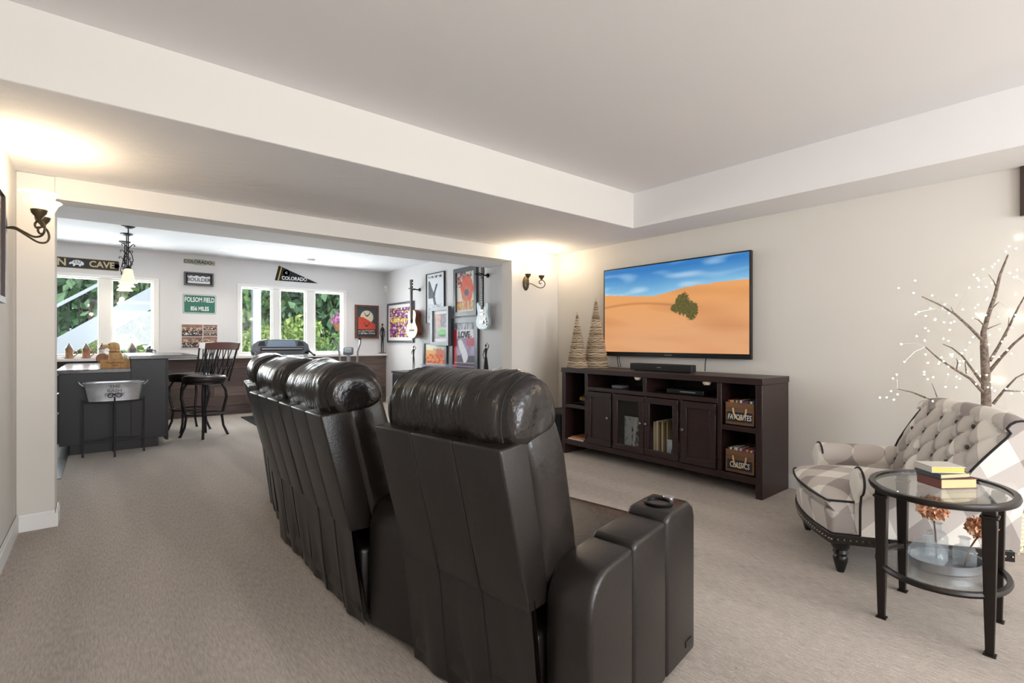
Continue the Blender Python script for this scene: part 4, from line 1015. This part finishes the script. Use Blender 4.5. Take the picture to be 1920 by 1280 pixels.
for i, (wd_, z) in enumerate((('THE', .143), ('RASH', .103), ('FAMILY', .063))):
    o = text('lettering', wd_, .042, mat('stamped_grey', (112, 112, 116), .6), tub, 0, z, 0, sx=1.15, bold=.0006)
    for v in o.data.vertices: v.co.y += -.1135 - .0165 * (v.co.z / .18) - .003
# stools
def stool():
    t = thing('bar_stool', 'bar stool', 'stool', (0, 0, 0)); M = mat('stool_iron', (40, 38, 40), .4, metal=.5)
    MB().superell((0, 0, .70), (.235, .235, .045), .55, 1, 32, 12).obj('seat', mat('stool_leather', (34, 26, 26), .3), t, smooth=True, angle=180)
    MB().lathe([(.19, .635), (.215, .64), (.215, .665), (.19, .668)], n=28).obj('swivel_ring', M, t, smooth=True)
    for a in (45, 135, 225, 315):
        c, s = math.cos(R(a)), math.sin(R(a))
        pr_ = [(.175, .645), (.225, .56), (.235, .47), (.205, .34), (.185, .24), (.20, .12), (.245, .01), (.255, 0)]
        MB().tube([(r*c, r*s, z) for r, z in pr_], .014, 8, radii=[.013, .015, .016, .015, .014, .014, .015, .017]).obj('leg', M, t, smooth=True)
    MB().tube([(.195*math.cos(2*math.pi*k/28), .195*math.sin(2*math.pi*k/28), .275) for k in range(28)], .009, 6, closed=True).obj('foot_ring', M, t, smooth=True)
    # back on the +y side: curved rail and crossing slats
    def bp(x, z): f_ = (z - .70) / .43; return (x * (1 + .22*f_), .19 + .08*f_ - .35*x*x, z)
    rl = MB(); n = 16
    def rail(u, v):
        x = (u - .5) * .44; q = [(0, 0), (1, 0), (1, 1), (0, 1), (0, 0)][int(v*4 + .01)]; p = bp(x, 1.045 + .085*q[1]); return (p[0], p[1] + .022*q[0], p[2] + (.012*(1 - (2*u-1)**2) if q[1] else 0))
    rl.grid(rail, n, 5); k0 = 0
    rl.f += [tuple(i*n for i in range(4)), tuple(i*n + n - 1 for i in range(3, -1, -1))]
    rl.obj('back_rail', mat('stool_wood', (92, 48, 32), .35), t, smooth=True)
    for s in (-1, 1): MB().tube([bp(s*.2, .66), bp(s*.205, .85), bp(s*.21, 1.06)], .012, 8).obj('back_post', M, t, smooth=True)
    for i in range(5):
        x = -.15 + .075*i
        for s in (-1, 1): MB().tube([bp(x, .70), bp(x + s*.012, .80), bp(x + s*.04, .92), bp(x + s*.06, 1.05)], .0065, 6).obj('slat', M, t, smooth=True)
    return t
s1 = stool(); s1.location = (.96, 7.04, 0); s1.rotation_euler = (0, 0, R(-56)); tag(s1, 'iron bar stool with wooden back rail, nearer of the two', 'stool', 'bar stools')
s2 = copy_tree(s1); s2.location = (.875, 7.66, 0); s2.rotation_euler = (0, 0, R(-72)); tag(s2, 'iron bar stool half hidden behind the nearer stool', 'stool', 'bar stools')
# pendants
def pendant(label, y):
    t = thing('pendant_light', label, 'pendant lamp', (.232, y, ZF), 0, 'pendant lights over the bar')
    MB().lathe([(.0, -.03), (.03, -.026), (.062, -.008), (.065, 0)], n=24).obj('canopy', M_BLACKM, t, smooth=True)
    MB().cyl((0, 0, -.03), (0, 0, -.47), .006, n=8).obj('rod', M_BLACKM, t)
    s_ = MB()
    for s in (-1, 1):
        s_.tube([(s*x, 0, z) for x, z in ((.05, -.23), (.062, -.215), (.05, -.20), (.03, -.215), (.0, -.26), (-.035, -.33), (-.045, -.39), (-.02, -.44), (.015, -.46), (.04, -.43), (.03, -.40), (.01, -.41))], .005, 6)
        s_.tube([(0, s*x, z) for x, z in ((.0, -.25), (.035, -.30), (.05, -.37), (.03, -.43), (.0, -.46))], .004, 6)
    s_.obj('scroll', M_BLACKM, t, smooth=True)
    MB().lathe([(.012, -.46), (.03, -.475), (.032, -.49)], n=18).obj('cap', M_BLACKM, t, smooth=True)
    MB().lathe([(.03, -.485), (.042, -.50), (.05, -.56), (.062, -.61), (.088, -.645), (.086, -.647), (.059, -.612), (.047, -.56), (.038, -.503), (0, -.49)], n=28).obj('shade', mat('pendant_glass', (246, 236, 216), .4, emit=(255, 226, 176), estr=.55), t, smooth=True, angle=180)
    l = bpy.data.lights.new('bulb', 'POINT'); l.energy = 2.5; l.color = (1, .84, .6); l.shadow_soft_size = .03
    lo = bpy.data.objects.new('bulb_light', l); COL.objects.link(lo); lo.parent = t; lo.location = (0, 0, -.68)
pendant('nearest of the three scrolled pendant lights over the bar', 7.17)
pendant('middle of the three scrolled pendant lights over the bar', 7.68)
pendant('farthest of the three scrolled pendant lights over the bar', 8.30)
# steins and small things along the window ledge
def stein(label, x, hh, col, roof):
    t = thing('beer_stein', label, 'stein', (x, YF - .05, .924), 0, 'steins on the bar window ledge'); m = mat('stein_%d' % col[0], col, .6, var=.35, vscale=30, bump=.3, bscale=40)
    MB().lathe([(.048, 0), (.05, .008), (.043, .02), (.040, .10), (.044, .115), (.041, .12)], n=20).obj('body', m, t, smooth=True)
    MB().tube([(.04, 0, .1), (.075, 0, .095), (.082, 0, .06), (.045, 0, .025)], .007, 7).obj('handle', m, t, smooth=True)
    if roof: MB().lathe([(.045, .12), (.046, .126), (.026, .165), (.01, .19), (.006, .205), (0, .208)], n=20).obj('lid', mat('stein_lid', (120, 104, 92), .5), t, smooth=True)
stein('brown relief stein with pointed lid, leftmost on the window ledge', -.335, .2, (150, 112, 84), True)
stein('reddish stein with pointed lid, second on the window ledge', -.165, .2, (156, 104, 82), True)
stein('pale grey stein with pointed lid behind the dog figurine', .0, .2, (196, 190, 186), True)
stein('dark grey stein with pointed lid right of the dog figurine', .33, .2, (104, 98, 104), True)
stein('open dark pewter mug on the ledge near the bar end', .52, .14, (84, 82, 90), False)
for i, (x, c, lab) in enumerate(((.655, (150, 130, 104), 'small tan house ornament on the ledge beside the window frame'), (.79, (84, 84, 92), 'small dark ornament between two others on the ledge'), (.90, (168, 160, 150), 'small pale block ornament on the ledge left of the stools'))):
    t = thing('ledge_ornament', lab, 'ornament', (x, YF - .055, .924)); m = mat('orn_%d' % i, c, .7, var=.4, vscale=40)
    if i == 1: MB().lathe([(.025, 0), (.028, .02), (.02, .05), (.008, .065), (0, .066)], n=14).obj('body', m, t, smooth=True)
    else:
        MB().box(-.035, .035, -.02, .02, 0, .035).obj('body', m, t, bevel=.003)
        MB().prism([(-.04, .035), (.04, .035), (.025, .052), (-.025, .052)], 'y', -.022, .022).obj('roof', mat('orn_roof', (104, 90, 84), .7), t)
# wooden wine crate with a dog figurine on the low counter
cr = thing('wine_crate', 'small wooden wine crate with script lettering on the low counter', 'crate', (.11, 6.80, .865))
M_PINE = mat('pine_crate', (190, 140, 84), .6, var=.2, vscale=6, stretch=(8, 1, 1))
b = MB(); b.box(-.125, .125, -.08, .08, 0, .01).box(-.125, .125, -.08, -.07, .01, .095).box(-.125, .125, .07, .08, .01, .095).box(-.125, -.115, -.07, .07, .01, .095).box(.115, .125, -.07, .07, .01, .095)
b.obj('box', M_PINE, cr, bevel=.002)
ink = MB(); rd = random.Random(4)
ink.tube([(-.075 + .15*k/40, -.081, .06 + .008*math.sin(k*1.25) + .004*math.sin(k*.5)) for k in range(41)], .0018, 4); ink.tube([(-.025 + .05*k/14, -.081, .032 + .007*math.sin(k*1.3)) for k in range(15)], .0018, 4)
ink.obj('script', mat('ink_brown', (56, 36, 26), .8), cr)
dog = thing('dog_figurine', 'golden dog figurine sitting in the wine crate', 'figurine', (.10, 6.80, .876))
M_DOG = mat('dog_golden', (206, 164, 110), .6, var=.25, vscale=30, bump=.3, bscale=60)
d = MB(); d.superell((.01, 0, .09), (.062, .055, .10), .8, 1, 20, 14); d.superell((-.005, 0, .225), (.052, .042, .042), .9, .95, 18, 12); d.superell((-.062, 0, .222), (.042, .022, .020), .7, .8, 14, 10); d.tube([(.01, 0, .13), (.0, 0, .20)], .042, 12)
for s_ in (-1, 1): d.superell((.028, s_*.044, .205), (.020, .009, .042), .8, 1, 10, 8)
for s_ in (-1, 1): d.tube([(-.035, s_*.03, .12), (-.05, s_*.03, .03), (-.065, s_*.03, .006)], .017, 8)
d.obj('body', M_DOG, dog, smooth=True, angle=180)
for s_ in (-1, 1): MB().ball((-.040, s_*.026, .243), .006, 8).obj('eye', M_BLACKM, dog, smooth=True)
MB().ball((-.103, 0, .230), .009, 8).obj('nose', M_BLACKM, dog, smooth=True)
MB().tube([(.005 + .046*math.cos(a), .046*math.sin(a), .165) for a in [k*.4 for k in range(16)]], .006, 6, closed=True).obj('collar', mat('collar_red', (150, 60, 50), .6), dog)
pl_ = thing('round_plaque', 'round brown ornament standing in the wine crate beside the dog', 'ornament', (.005, 6.765, .876))
MB().lathe([(0, -.006), (.05, -.006), (.055, 0), (.05, .006), (0, .006)], n=24).xf(Matrix.Translation((0, 0, .095)) @ Matrix.Rotation(R(90), 4, 'X')).obj('disc', mat('plaque_brown', (140, 92, 60), .5, var=.4, vscale=40), pl_, smooth=True)
MB().box(-.02, .02, -.012, .012, 0, .042).obj('foot', mat('plaque_foot', (120, 84, 60), .6), pl_)
for i in range(5):
    tag(MB().cyl((.175 + .012*(i % 3), 6.775 + .02*(i // 3), .876), (.18 + .016*(i % 3) - .01, 6.775 + .02*(i // 3), .985 + .012*(i % 2)), .006, n=8).obj('wine_cork_pick', mat('pick_tan', (196, 170, 120), .6)), 'thin tan stick in the wine crate, %s of the five' % ('front left', 'front middle', 'front right', 'rear left', 'rear right')[i], 'stick', 'sticks in the wine crate')

# ------------------------------------------------------------------ armchair
def plaid():
    m = bpy.data.materials.new('buffalo_plaid'); m.use_nodes = True; nt = m.node_tree; b = nt.nodes['Principled BSDF']; L = nt.links.new
    b.inputs['Roughness'].default_value = .9; b.inputs['Specular IOR Level'].default_value = .15
    tc = nt.nodes.new('ShaderNodeTexCoord')
    outs = []
    for vec in ((3.1, 3.1, 3.1), (3.1, -3.1, -1.2)):
        d = nt.nodes.new('ShaderNodeVectorMath'); d.operation = 'DOT_PRODUCT'; d.inputs[1].default_value = vec; L(tc.outputs['Object'], d.inputs[0])
        f = nt.nodes.new('ShaderNodeMath'); f.operation = 'FRACT'; L(d.outputs['Value'], f.inputs[0])
        g = nt.nodes.new('ShaderNodeMath'); g.operation = 'GREATER_THAN'; g.inputs[1].default_value = .5; L(f.outputs[0], g.inputs[0]); outs.append(g.outputs[0])
    a = nt.nodes.new('ShaderNodeMath'); a.operation = 'ADD'; L(outs[0], a.inputs[0]); L(outs[1], a.inputs[1])
    h = nt.nodes.new('ShaderNodeMath'); h.operation = 'MULTIPLY'; h.inputs[1].default_value = .5; L(a.outputs[0], h.inputs[0])
    r = nt.nodes.new('ShaderNodeValToRGB'); r.color_ramp.interpolation = 'CONSTANT'; e = r.color_ramp.elements
    e[0].position = 0; e[0].color = S(228, 222, 214); e[1].position = .3; e[1].color = S(196, 188, 182); x = e.new(.8); x.color = S(160, 151, 147)
    L(h.outputs[0], r.inputs[0]); L(r.outputs[0], b.inputs['Base Color'])
    n = nt.nodes.new('ShaderNodeTexNoise'); n.inputs['Scale'].default_value = 400; bp = nt.nodes.new('ShaderNodeBump'); bp.inputs['Strength'].default_value = .1
    L(tc.outputs['Object'], n.inputs['Vector']); L(n.outputs[0], bp.inputs['Height']); L(bp.outputs[0], b.inputs['Normal'])
    return m
M_PLAID = plaid(); M_PIPE = mat('black_piping', (24, 22, 22), .7); M_TURN = mat('black_turned_wood', (22, 19, 18), .25)
ch = thing('armchair', 'grey and cream plaid tufted armchair with black piping and turned legs', 'armchair', (3.088, 1.03, 0), math.atan2(.833, -.553))
# local: x forward, y towards the camera side
AX0, AX1, AW = -.68, .05, .335
def front_bow(y): return AX1 + .05 * (1 - (y / AW) ** 2)
ap = []
N = 14
ap = [(front_bow(-AW + 2*AW*k/N), -AW + 2*AW*k/N) for k in range(N + 1)] + [(AX0, AW), (AX0, -AW)]
MB().prism(ap, 'z', .15, .20).obj('apron', M_TURN, ch, bevel=.003)
nh = MB()
for k in range(27):
    y = -AW + .012 + k*(2*AW - .024)/26; nh.ball((front_bow(y) + .001, y, .174), .0065, 6)
for k in range(28):
    for s in (-1, 1): nh.ball((AX0 + .012 + k*.0265, s*(AW + .001), .174), .0065, 6)
nh.obj('nailheads', mat('nail_brass', (110, 98, 84), .35, metal=.9), ch)['kind'] = 'stuff'
for x, s in ((-.005, 1), (-.005, -1), (-.62, 1), (-.62, -1)):
    MB().lathe([(.016, 0), (.02, .012), (.03, .05), (.033, .07), (.027, .084), (.034, .098), (.03, .113), (.04, .125), (.042, .15)], (x, s*.288, 0), 20).obj('leg', M_TURN, ch, smooth=True)
# seat body and cushion
sb_ = MB().prism([(x - .004, y*.985) for x, y in ap], 'z', .20, .31); sb_.obj('seat_body', M_PLAID, ch, bevel=.012, bseg=3)
def seat(u, v):
    y = (u - .5) * 2 * .325; s = abs(u - .5) * 2
    xf_ = front_bow(y) + .008; xb = -.52
    q = v * 2
    x = xb + (xf_ - xb) * (q if q <= 1 else 2 - q)
    edge = clamp((xf_ - x) / .05); crown = .05 * (1 - (abs(x + .22) / .36) ** 2 if abs(x + .22) < .36 else 0) * (1 - s**4)
    z = (.385 + crown - .02*(1 - edge)**2 - .02*s**6) if q <= 1 else .30
    return (x - (.0 if q <= 1 else .01), y, z)
sg = MB().grid(seat, 30, 41); sg.f += [tuple(j*30 for j in range(41))[::-1], tuple(j*30 + 29 for j in range(41))]; sg.obj('seat_cushion', M_PLAID, ch, smooth=True, angle=60)
pts = [(front_bow(y) + .010, y, .362) for y in [-.325 + .65*k/20 for k in range(21)]]
MB().tube([(-.10, -.33, .362)] + pts + [(-.10, .33, .362)], .0058, 6).obj('piping', M_PIPE, ch, smooth=True)
# rolled arms
for s in (-1, 1):
    prof = [(.262, .30), (.268, .42)] + [(.322 + .072*math.cos(R(t_)), .462 + .070*math.sin(R(t_))) for t_ in range(200, -41, -16)] + [(.352, .40), (.338, .34), (.336, .20), (.27, .20)]
    def af(k, x, g=1.): y, z = prof[k % len(prof)]; return (x, s*(.31 + (y - .31)*g), .36 + (z - .36)*g)
    n = len(prof); g = MB(); vs = []
    for x, k_ in ((-.052, .80), (-.062, .95), (-.08, 1.0), (-.30, 1.0), (-.66, .98)): vs += [af(k, x, k_) for k in range(n)]
    g.add(vs, [(i*n + k, i*n + (k+1) % n, (i+1)*n + (k+1) % n, (i+1)*n + k) for i in range(4) for k in range(n)] + [tuple(range(n))[::-1], tuple(4*n + k for k in range(n))])
    g.obj('arm', M_PLAID, ch, smooth=True, angle=50)
    MB().tube([af(k, -.074, 1.0) for k in range(4, n - 1)], .0055, 6).obj('piping', M_PIPE, ch, smooth=True)
# tufted back
BT = []
rows = [(.47, 0), (.56, 1), (.65, 0), (.74, 1)]
for z, o_ in rows:
    for k in range(-2, 3):
        y = (k + (.5 if o_ else 0)) * .118
        if abs(y) < .27: BT.append((y, z))
def backf(y, z):
    """front surface of the back at side y, height z (distance forward)"""
    d = 1e9
    dent = 0
    for by, bz in BT:
        rr = math.hypot((y - by), (z - bz)); dent = max(dent, math.exp(-(rr/.022)**2))
    # diamond folds
    a = (y / .059 + (z - .47) / .09); b2 = (y / .059 - (z - .47) / .09)
    fold = max(math.exp(-((abs((a % 2) - 1) - 1)/.10)**2), math.exp(-((abs((b2 % 2) - 1) - 1)/.10)**2)) if .44 < z < .78 else 0
    puff = .022 * (abs(math.sin(a*math.pi/2)) * abs(math.sin(b2*math.pi/2))) ** .5 if .42 < z < .80 else .012
    return puff - .028*dent - .010*fold
def back(u, v, tuft=1):
    y = (u - .5) * 2 * .335; s = abs(u - .5) * 2
    q = v
    if q < .62:
        t = q/.62; z = .36 + .42*t; x = -.40 - .205*t**1.3
        x += backf(y, z) * tuft * (1 - s**8) + .012*(1 - tuft); zz = z
    elif q < .82:
        t = (q - .62)/.20; th = math.pi*t; x = -.665 + .060*math.cos(th); zz = .78 + .055*math.sin(th)
    else:
        t = (q - .82)/.18; x = -.725 + .03*t; zz = .78 - .56*t
    wsh = 1 + .19*clamp((zz - .40)/.35)
    drop = .035 * s**5 * clamp((q - .3)/.3)
    return (x - .03*s**4*(1 if q < .62 else 0), y*wsh, zz - drop)
g = MB().grid(back, 90, 100)
nu, nv = 90, 100
g.f.append(tuple(j*nu for j in range(nv))[::-1]); g.f.append(tuple(j*nu + nu - 1 for j in range(nv)))
g.obj('backrest', M_PLAID, ch, smooth=True, angle=60)
for by, bz in BT:
    t = (bz - .36)/.42; MB().superell((-.40 - .205*t**1.3 - .006, by*(1 + .19*clamp((bz-.40)/.35)), bz), (.008, .012, .012), 1, 1, 10, 7).obj('button', mat('button_dark', (70, 64, 62), .6), ch, smooth=True)
for s in (-1, 1):
    MB().tube([(back(.5 + s*.5, v, 0)[0] - .006, back(.5 + s*.5, v, 0)[1] + s*.002, back(.5 + s*.5, v, 0)[2]) for v in [.05 + .74*k/30 for k in range(31)]], .0055, 6).obj('piping', M_PIPE, ch, smooth=True)

# ------------------------------------------------------------------ oval side table and what stands on it
TC = (2.675, .453); TZ = .555
ta = thing('side_table', 'oval two-tier black metal side table with glass shelves', 'side table', (TC[0], TC[1], 0))
def ring(a, b, z0, z1, wd_):
    prof = [(-wd_, z0), (0, z0), (.004, (z0+z1)/2), (0, z1), (-wd_, z1)]
    def fn(u, v): k = min(4, int(v*4 + .01)); p = prof[k]; t = 2*math.pi*u; return ((a + p[0])*math.cos(t), (b + p[0])*math.sin(t), p[1])
    m = MB().grid(fn, 72, 5, cu=True); n = 72
    m.f += [(i, (i+1) % n, 4*n + (i+1) % n, 4*n + i) for i in range(n)]
    return m
M_TBL = mat('table_bronze', (36, 30, 28), .35, metal=.5)
ring(.288, .235, TZ - .022, TZ, .02).obj('rim', M_TBL, ta, smooth=True)
MB().lathe([(.268, TZ - .012), (.268, TZ - .005)], n=64, sx=1, sy=.215/.268).obj('glass_top', M_PANE, ta)
ring(.262, .212, .205, .225, .016).obj('lower_rim', M_TBL, ta, smooth=True)
MB().lathe([(.248, .212), (.248, .218)], n=64, sx=1, sy=.198/.248).obj('glass_shelf', M_PANE, ta)
for x, y in ((2.506, .612), (2.845, .615), (2.508, .285), (2.838, .297)):
    lx, ly = x - TC[0], y - TC[1]
    b = MB(); vs = []
    for z, r in ((0, .012), (.18, .016), (.48, .021), (.505, .021)):
        vs += [(lx + r*cx_, ly + r*cy_, z) for cx_, cy_ in ((-1, -1), (1, -1), (1, 1), (-1, 1))]
    b.add(vs, [(3, 2, 1, 0), (12, 13, 14, 15)] + [(i*4 + k, i*4 + (k+1) % 4, (i+1)*4 + (k+1) % 4, (i+1)*4 + k) for i in range(3) for k in range(4)])
    lo = b.obj('leg', M_TBL, ta, bevel=.003)
    MB().box(lx - .026, lx + .026, ly - .026, ly + .026, .503, .514).box(lx - .02, lx + .02, ly - .02, ly + .02, .514, TZ - .02).obj('capital', M_TBL, lo, bevel=.003)
    MB().box(lx - .018, lx + .018, ly - .018, ly + .018, 0, .006).obj('foot', M_TBL, lo, bevel=.002)
def book(label, loc, rz, w, d, h, cover, page):
    t = thing('book', label, 'book', loc, rz, 'books on the side table')
    b = MB(); b.box(-w, w, -d, d, 0, .003).box(-w, w, -d, d, h - .003, h).box(-w, -w + .004, -d, d, .003, h - .003)
    b.obj('cover', cover, t, bevel=.0015)
    MB().box(-w + .004, w - .004, -d + .004, d - .004, .003, h - .003).obj('pages', page, t)
M_GILT = mat('gilt_pages', (206, 180, 96), .35, metal=.4); M_PAGE = mat('aged_pages', (206, 188, 140), .7)
BA = R(-36)
book('thick red-brown book at the bottom of the stack on the side table', (2.72, .44, TZ - .004), BA, .08, .056, .04, mat('cover_oxblood', (116, 62, 56), .5), M_PAGE)
book('thin blue-grey book in the middle of the stack on the side table', (2.71, .45, TZ + .0365), BA + R(6), .075, .052, .020, mat('cover_slate', (70, 78, 88), .5), M_PAGE)
book('white topped gilt edged book on top of the stack', (2.70, .46, TZ + .057), BA - R(8), .066, .05, .026, mat('cover_cream', (206, 200, 192), .5), M_GILT)
tr = thing('oval_tray', 'grey zinc tray holding glass bottles on the lower shelf', 'tray', (2.70, .44, .2185))
def trf(u, v):
    prof = [(0, 0), (.13, 0), (.135, .002), (.138, .036), (.134, .036), (.131, .005), (0, .005)]; k = v*6; i = min(5, int(k)); f_ = k - i
    r = prof[i][0] + (prof[i+1][0] - prof[i][0])*f_; z = prof[i][1] + (prof[i+1][1] - prof[i][1])*f_; a = 2*math.pi*u; return (r*math.cos(a), r*.72*math.sin(a), z)
g = MB().grid(trf, 48, 25, cu=True).rotz(R(-36)); g.obj('tray', mat('zinc', (140, 142, 146), .4, metal=.7), tr, smooth=True)
M_BOT = mat('bottle_glass', (214, 226, 232), .05, trans=.6, alpha=.3)
def bottle(label, x, y, prof):
    t = thing('glass_bottle', label, 'bottle', (x, y, .2235), 0, 'glass bottles on the tray'); MB().lathe(prof, n=28).obj('glass', M_BOT, t, smooth=True)
    MB().lathe([(prof[-1][0] - .002, prof[-1][1] - .006), (prof[-1][0] + .003, prof[-1][1] - .003), (prof[-1][0] + .003, prof[-1][1]), (prof[-1][0] - .002, prof[-1][1] + .002)], n=20).obj('lip', M_BOT, t, smooth=True)
    return t
bottle('round bellied clear bottle at the left of the tray', 2.655, .49, [(.02, 0), (.05, .004), (.066, .03), (.064, .055), (.045, .085), (.02, .10), (.016, .115), (.018, .125)])
bottle('straight clear bottle at the back of the tray holding a stem', 2.735, .475, [(.034, 0), (.038, .006), (.038, .10), (.03, .118), (.017, .128), (.016, .15), (.018, .158)])
bottle('square shouldered clear bottle at the right of the tray', 2.725, .385, [(.034, 0), (.038, .005), (.038, .07), (.032, .085), (.016, .094), (.015, .118), (.018, .124)])
def hydrangea(label, x, y, z0, z1, dx, dy, rad, seed):
    t = thing('dried_hydrangea', label, 'dried flower', (x, y, z0))
    MB().tube([(0, 0, 0), (dx*.3, dy*.3, (z1-z0)*.5), (dx, dy, z1 - z0)], .003, 6).obj('stem', mat('stem_brown', (92, 62, 40), .8), t)
    leaves(MB(), (dx, dy, z1 - z0 + rad*.3), rad if hasattr(rad, '__len__') else (rad, rad, rad*.85), 420, .024, seed).obj('bloom', L_PEACH, t)
L_PEACH = leafmat('petal_peach', (176, 104, 66), (244, 200, 164))
hydrangea('round dried orange hydrangea head in the back bottle', 2.735, .475, .23, .425, -.01, .01, .058, 21)
hydrangea('drooping dried peach hydrangea head in the right bottle', 2.725, .385, .23, .375, .03, -.045, .05, 22)

# ------------------------------------------------------------------ lighted twig tree in a rope basket
ttree = thing('lighted_twig_tree', 'bare snowy twig tree with tiny white lights behind the armchair', 'light tree', (3.95, .46, 0))
M_TWIG = mat('snowy_bark', (112, 98, 88), .85, var=.55, vscale=60, bump=.4, bscale=80)
CAMP = Vector((0, 0, 1.15)); Fw = Vector((.6372, .7708, 0)); Rt = Vector((.7708, -.6372, 0))
def pix(px, py, d): return CAMP + Fw*d + Rt*(d*(px - 960)/930) + Vector((0, 0, d*(640 - py)/930))
DT = 2.87
def BR(*p): return [pix(x, y, DT + dd) for x, y, dd in p]
trunk = [(1850, 1005, 0), (1849, 850, 0), (1849, 757, 0), (1848, 700, 0), (1845, 650, 0), (1844, 622, 0), (1853, 590, .01), (1866, 553, .02), (1875, 515, .03), (1890, 478, .05)]
MB().tube(BR(*trunk), .02, 10, radii=[.024, .024, .023, .021, .018, .013, .011, .009, .007, .004]).obj('trunk', M_TWIG, ttree, world=True, smooth=True)
BRS = [([(1844, 640, 0), (1820, 615, -.05), (1790, 588, -.1), (1760, 570, -.14), (1729, 556, -.17)], .009), ([(1843, 735, 0), (1820, 710, -.04), (1790, 692, -.08), (1760, 672, -.1), (1735, 650, -.12)], .009),
       ([(1843, 720, 0), (1825, 695, .04), (1805, 668, .07), (1785, 652, .09), (1768, 645, .1)], .008), ([(1735, 745, 0), (1710, 735, -.02), (1683, 729, -.04)], .006), ([(1845, 800, 0), (1790, 765, -.02), (1735, 745, -.02)], .008),
       ([(1852, 700, 0), (1875, 672, -.05), (1900, 645, -.1), (1935, 615, -.15), (1970, 590, -.2)], .010), ([(1856, 676, 0), (1872, 650, .02), (1893, 610, .0), (1910, 575, -.05), (1930, 540, -.08)], .009),
       ([(1862, 757, 0), (1882, 732, -.04), (1905, 708, -.08), (1940, 690, -.1)], .008), ([(1847, 612, 0), (1835, 600, -.02), (1823, 595, -.03)], .004), ([(1850, 617, 0), (1864, 611, .02), (1877, 606, .03)], .004),
       ([(1869, 540, .02), (1862, 525, 0), (1854, 515, -.01)], .004), ([(1860, 578, .02), (1868, 570, .02), (1873, 566, .02)], .004), ([(1812, 700, .05), (1810, 685, .04), (1809, 670, .04)], .004), ([(1793, 693, -.08), (1796, 680, -.09), (1793, 671, -.1)], .004),
       ([(1882, 732, -.04), (1905, 733, -.04), (1940, 735, -.04)], .005), ([(1790, 588, -.1), (1786, 582, -.1), (1783, 575, -.1)], .003), ([(1757, 744, -.02), (1752, 730, -.02), (1747, 718, -.02)], .003), ([(1886, 630, .01), (1890, 615, .03), (1892, 595, .04)], .004)]
TIPS = []
for p, r in BRS:
    n = len(p); MB().tube(BR(*p), r, 7, radii=[r*(1 - .7*k/(n-1)) for k in range(n)]).obj('branch', M_TWIG, ttree, world=True, smooth=True); TIPS.append(p)
bl = MB(); wr = MB(); rd = random.Random(9)
for p, r in BRS:
    for k in range(9 if len(p) > 3 else 4):
        i = rd.randrange(len(p)); x, y, dd = p[i]
        c = pix(x + rd.gauss(0, 20), y + rd.gauss(-6, 20), DT + dd + rd.gauss(0, .09)); s_ = pix(x, y, DT + dd)
        c.x = min(c.x, XR - .012); bl.ball(c, .0042, 6); wr.tube([s_, (s_ + c)/2 + Vector((0, 0, .015)), c], .0006, 3)
for x, y in ((1911, 446), (1892, 462), (1905, 466), (1886, 472), (1872, 488), (1865, 495), (1861, 500), (1826, 515), (1833, 522), (1835, 538), (1849, 538), (1685, 540), (1716, 526), (1713, 549), (1650, 745), (1671, 733), (1676, 749), (1683, 739), (1904, 552), (1717, 589), (1736, 592), (1719, 630), (1735, 615), (1741, 620), (1850, 562), (1834, 571), (1754, 598), (1770, 604), (1805, 580), (1783, 605), (1781, 618), (1760, 682), (1765, 670), (1740, 680), (1733, 697), (1733, 702), (1750, 707), (1773, 725), (1793, 726), (1800, 710)):
    c = pix(x, y, DT + rd.gauss(0, .08)); c.x = min(c.x, XR - .012); bl.ball(c, .0045, 6)
bl.obj('bulbs', mat('fairy_light', (255, 250, 230), .4, emit=(255, 246, 220), estr=14), ttree, world=True)['kind'] = 'stuff'
wr.obj('wires', mat('silver_wire', (214, 210, 200), .4, metal=.6), ttree, world=True)['kind'] = 'stuff'
bk = thing('rope_basket', 'cream woven basket with braided rim at the foot of the twig tree', 'basket', (3.95, .46, 0))
M_ROPE = mat('cream_rope', (214, 204, 176), .9, bump=.5, bscale=70, var=.15, vscale=40)
w_ = MB()
for i in range(9): w_.tube([((.155 + .006*math.sin(i*.8))*math.cos(2*math.pi*k/36), (.155 + .006*math.sin(i*.8))*math.sin(2*math.pi*k/36), .014 + i*.022) for k in range(36)], .0135, 7, closed=True)
w_.obj('coil', M_ROPE, bk, smooth=True)
br_ = MB()
for ph in (0, 2.1, 4.2): br_.tube([((.175 + .012*math.cos(k*.9 + ph))*math.cos(2*math.pi*k/84), (.175 + .012*math.cos(k*.9 + ph))*math.sin(2*math.pi*k/84), .018 + .010*math.sin(k*.9 + ph)) for k in range(84)], .009, 6, closed=True)
br_.obj('braided_rim', M_ROPE, bk, smooth=True)
MB().lathe([(0, .0), (.145, 0), (.145, .006), (0, .006)], n=28).obj('bottom', M_ROPE, bk)
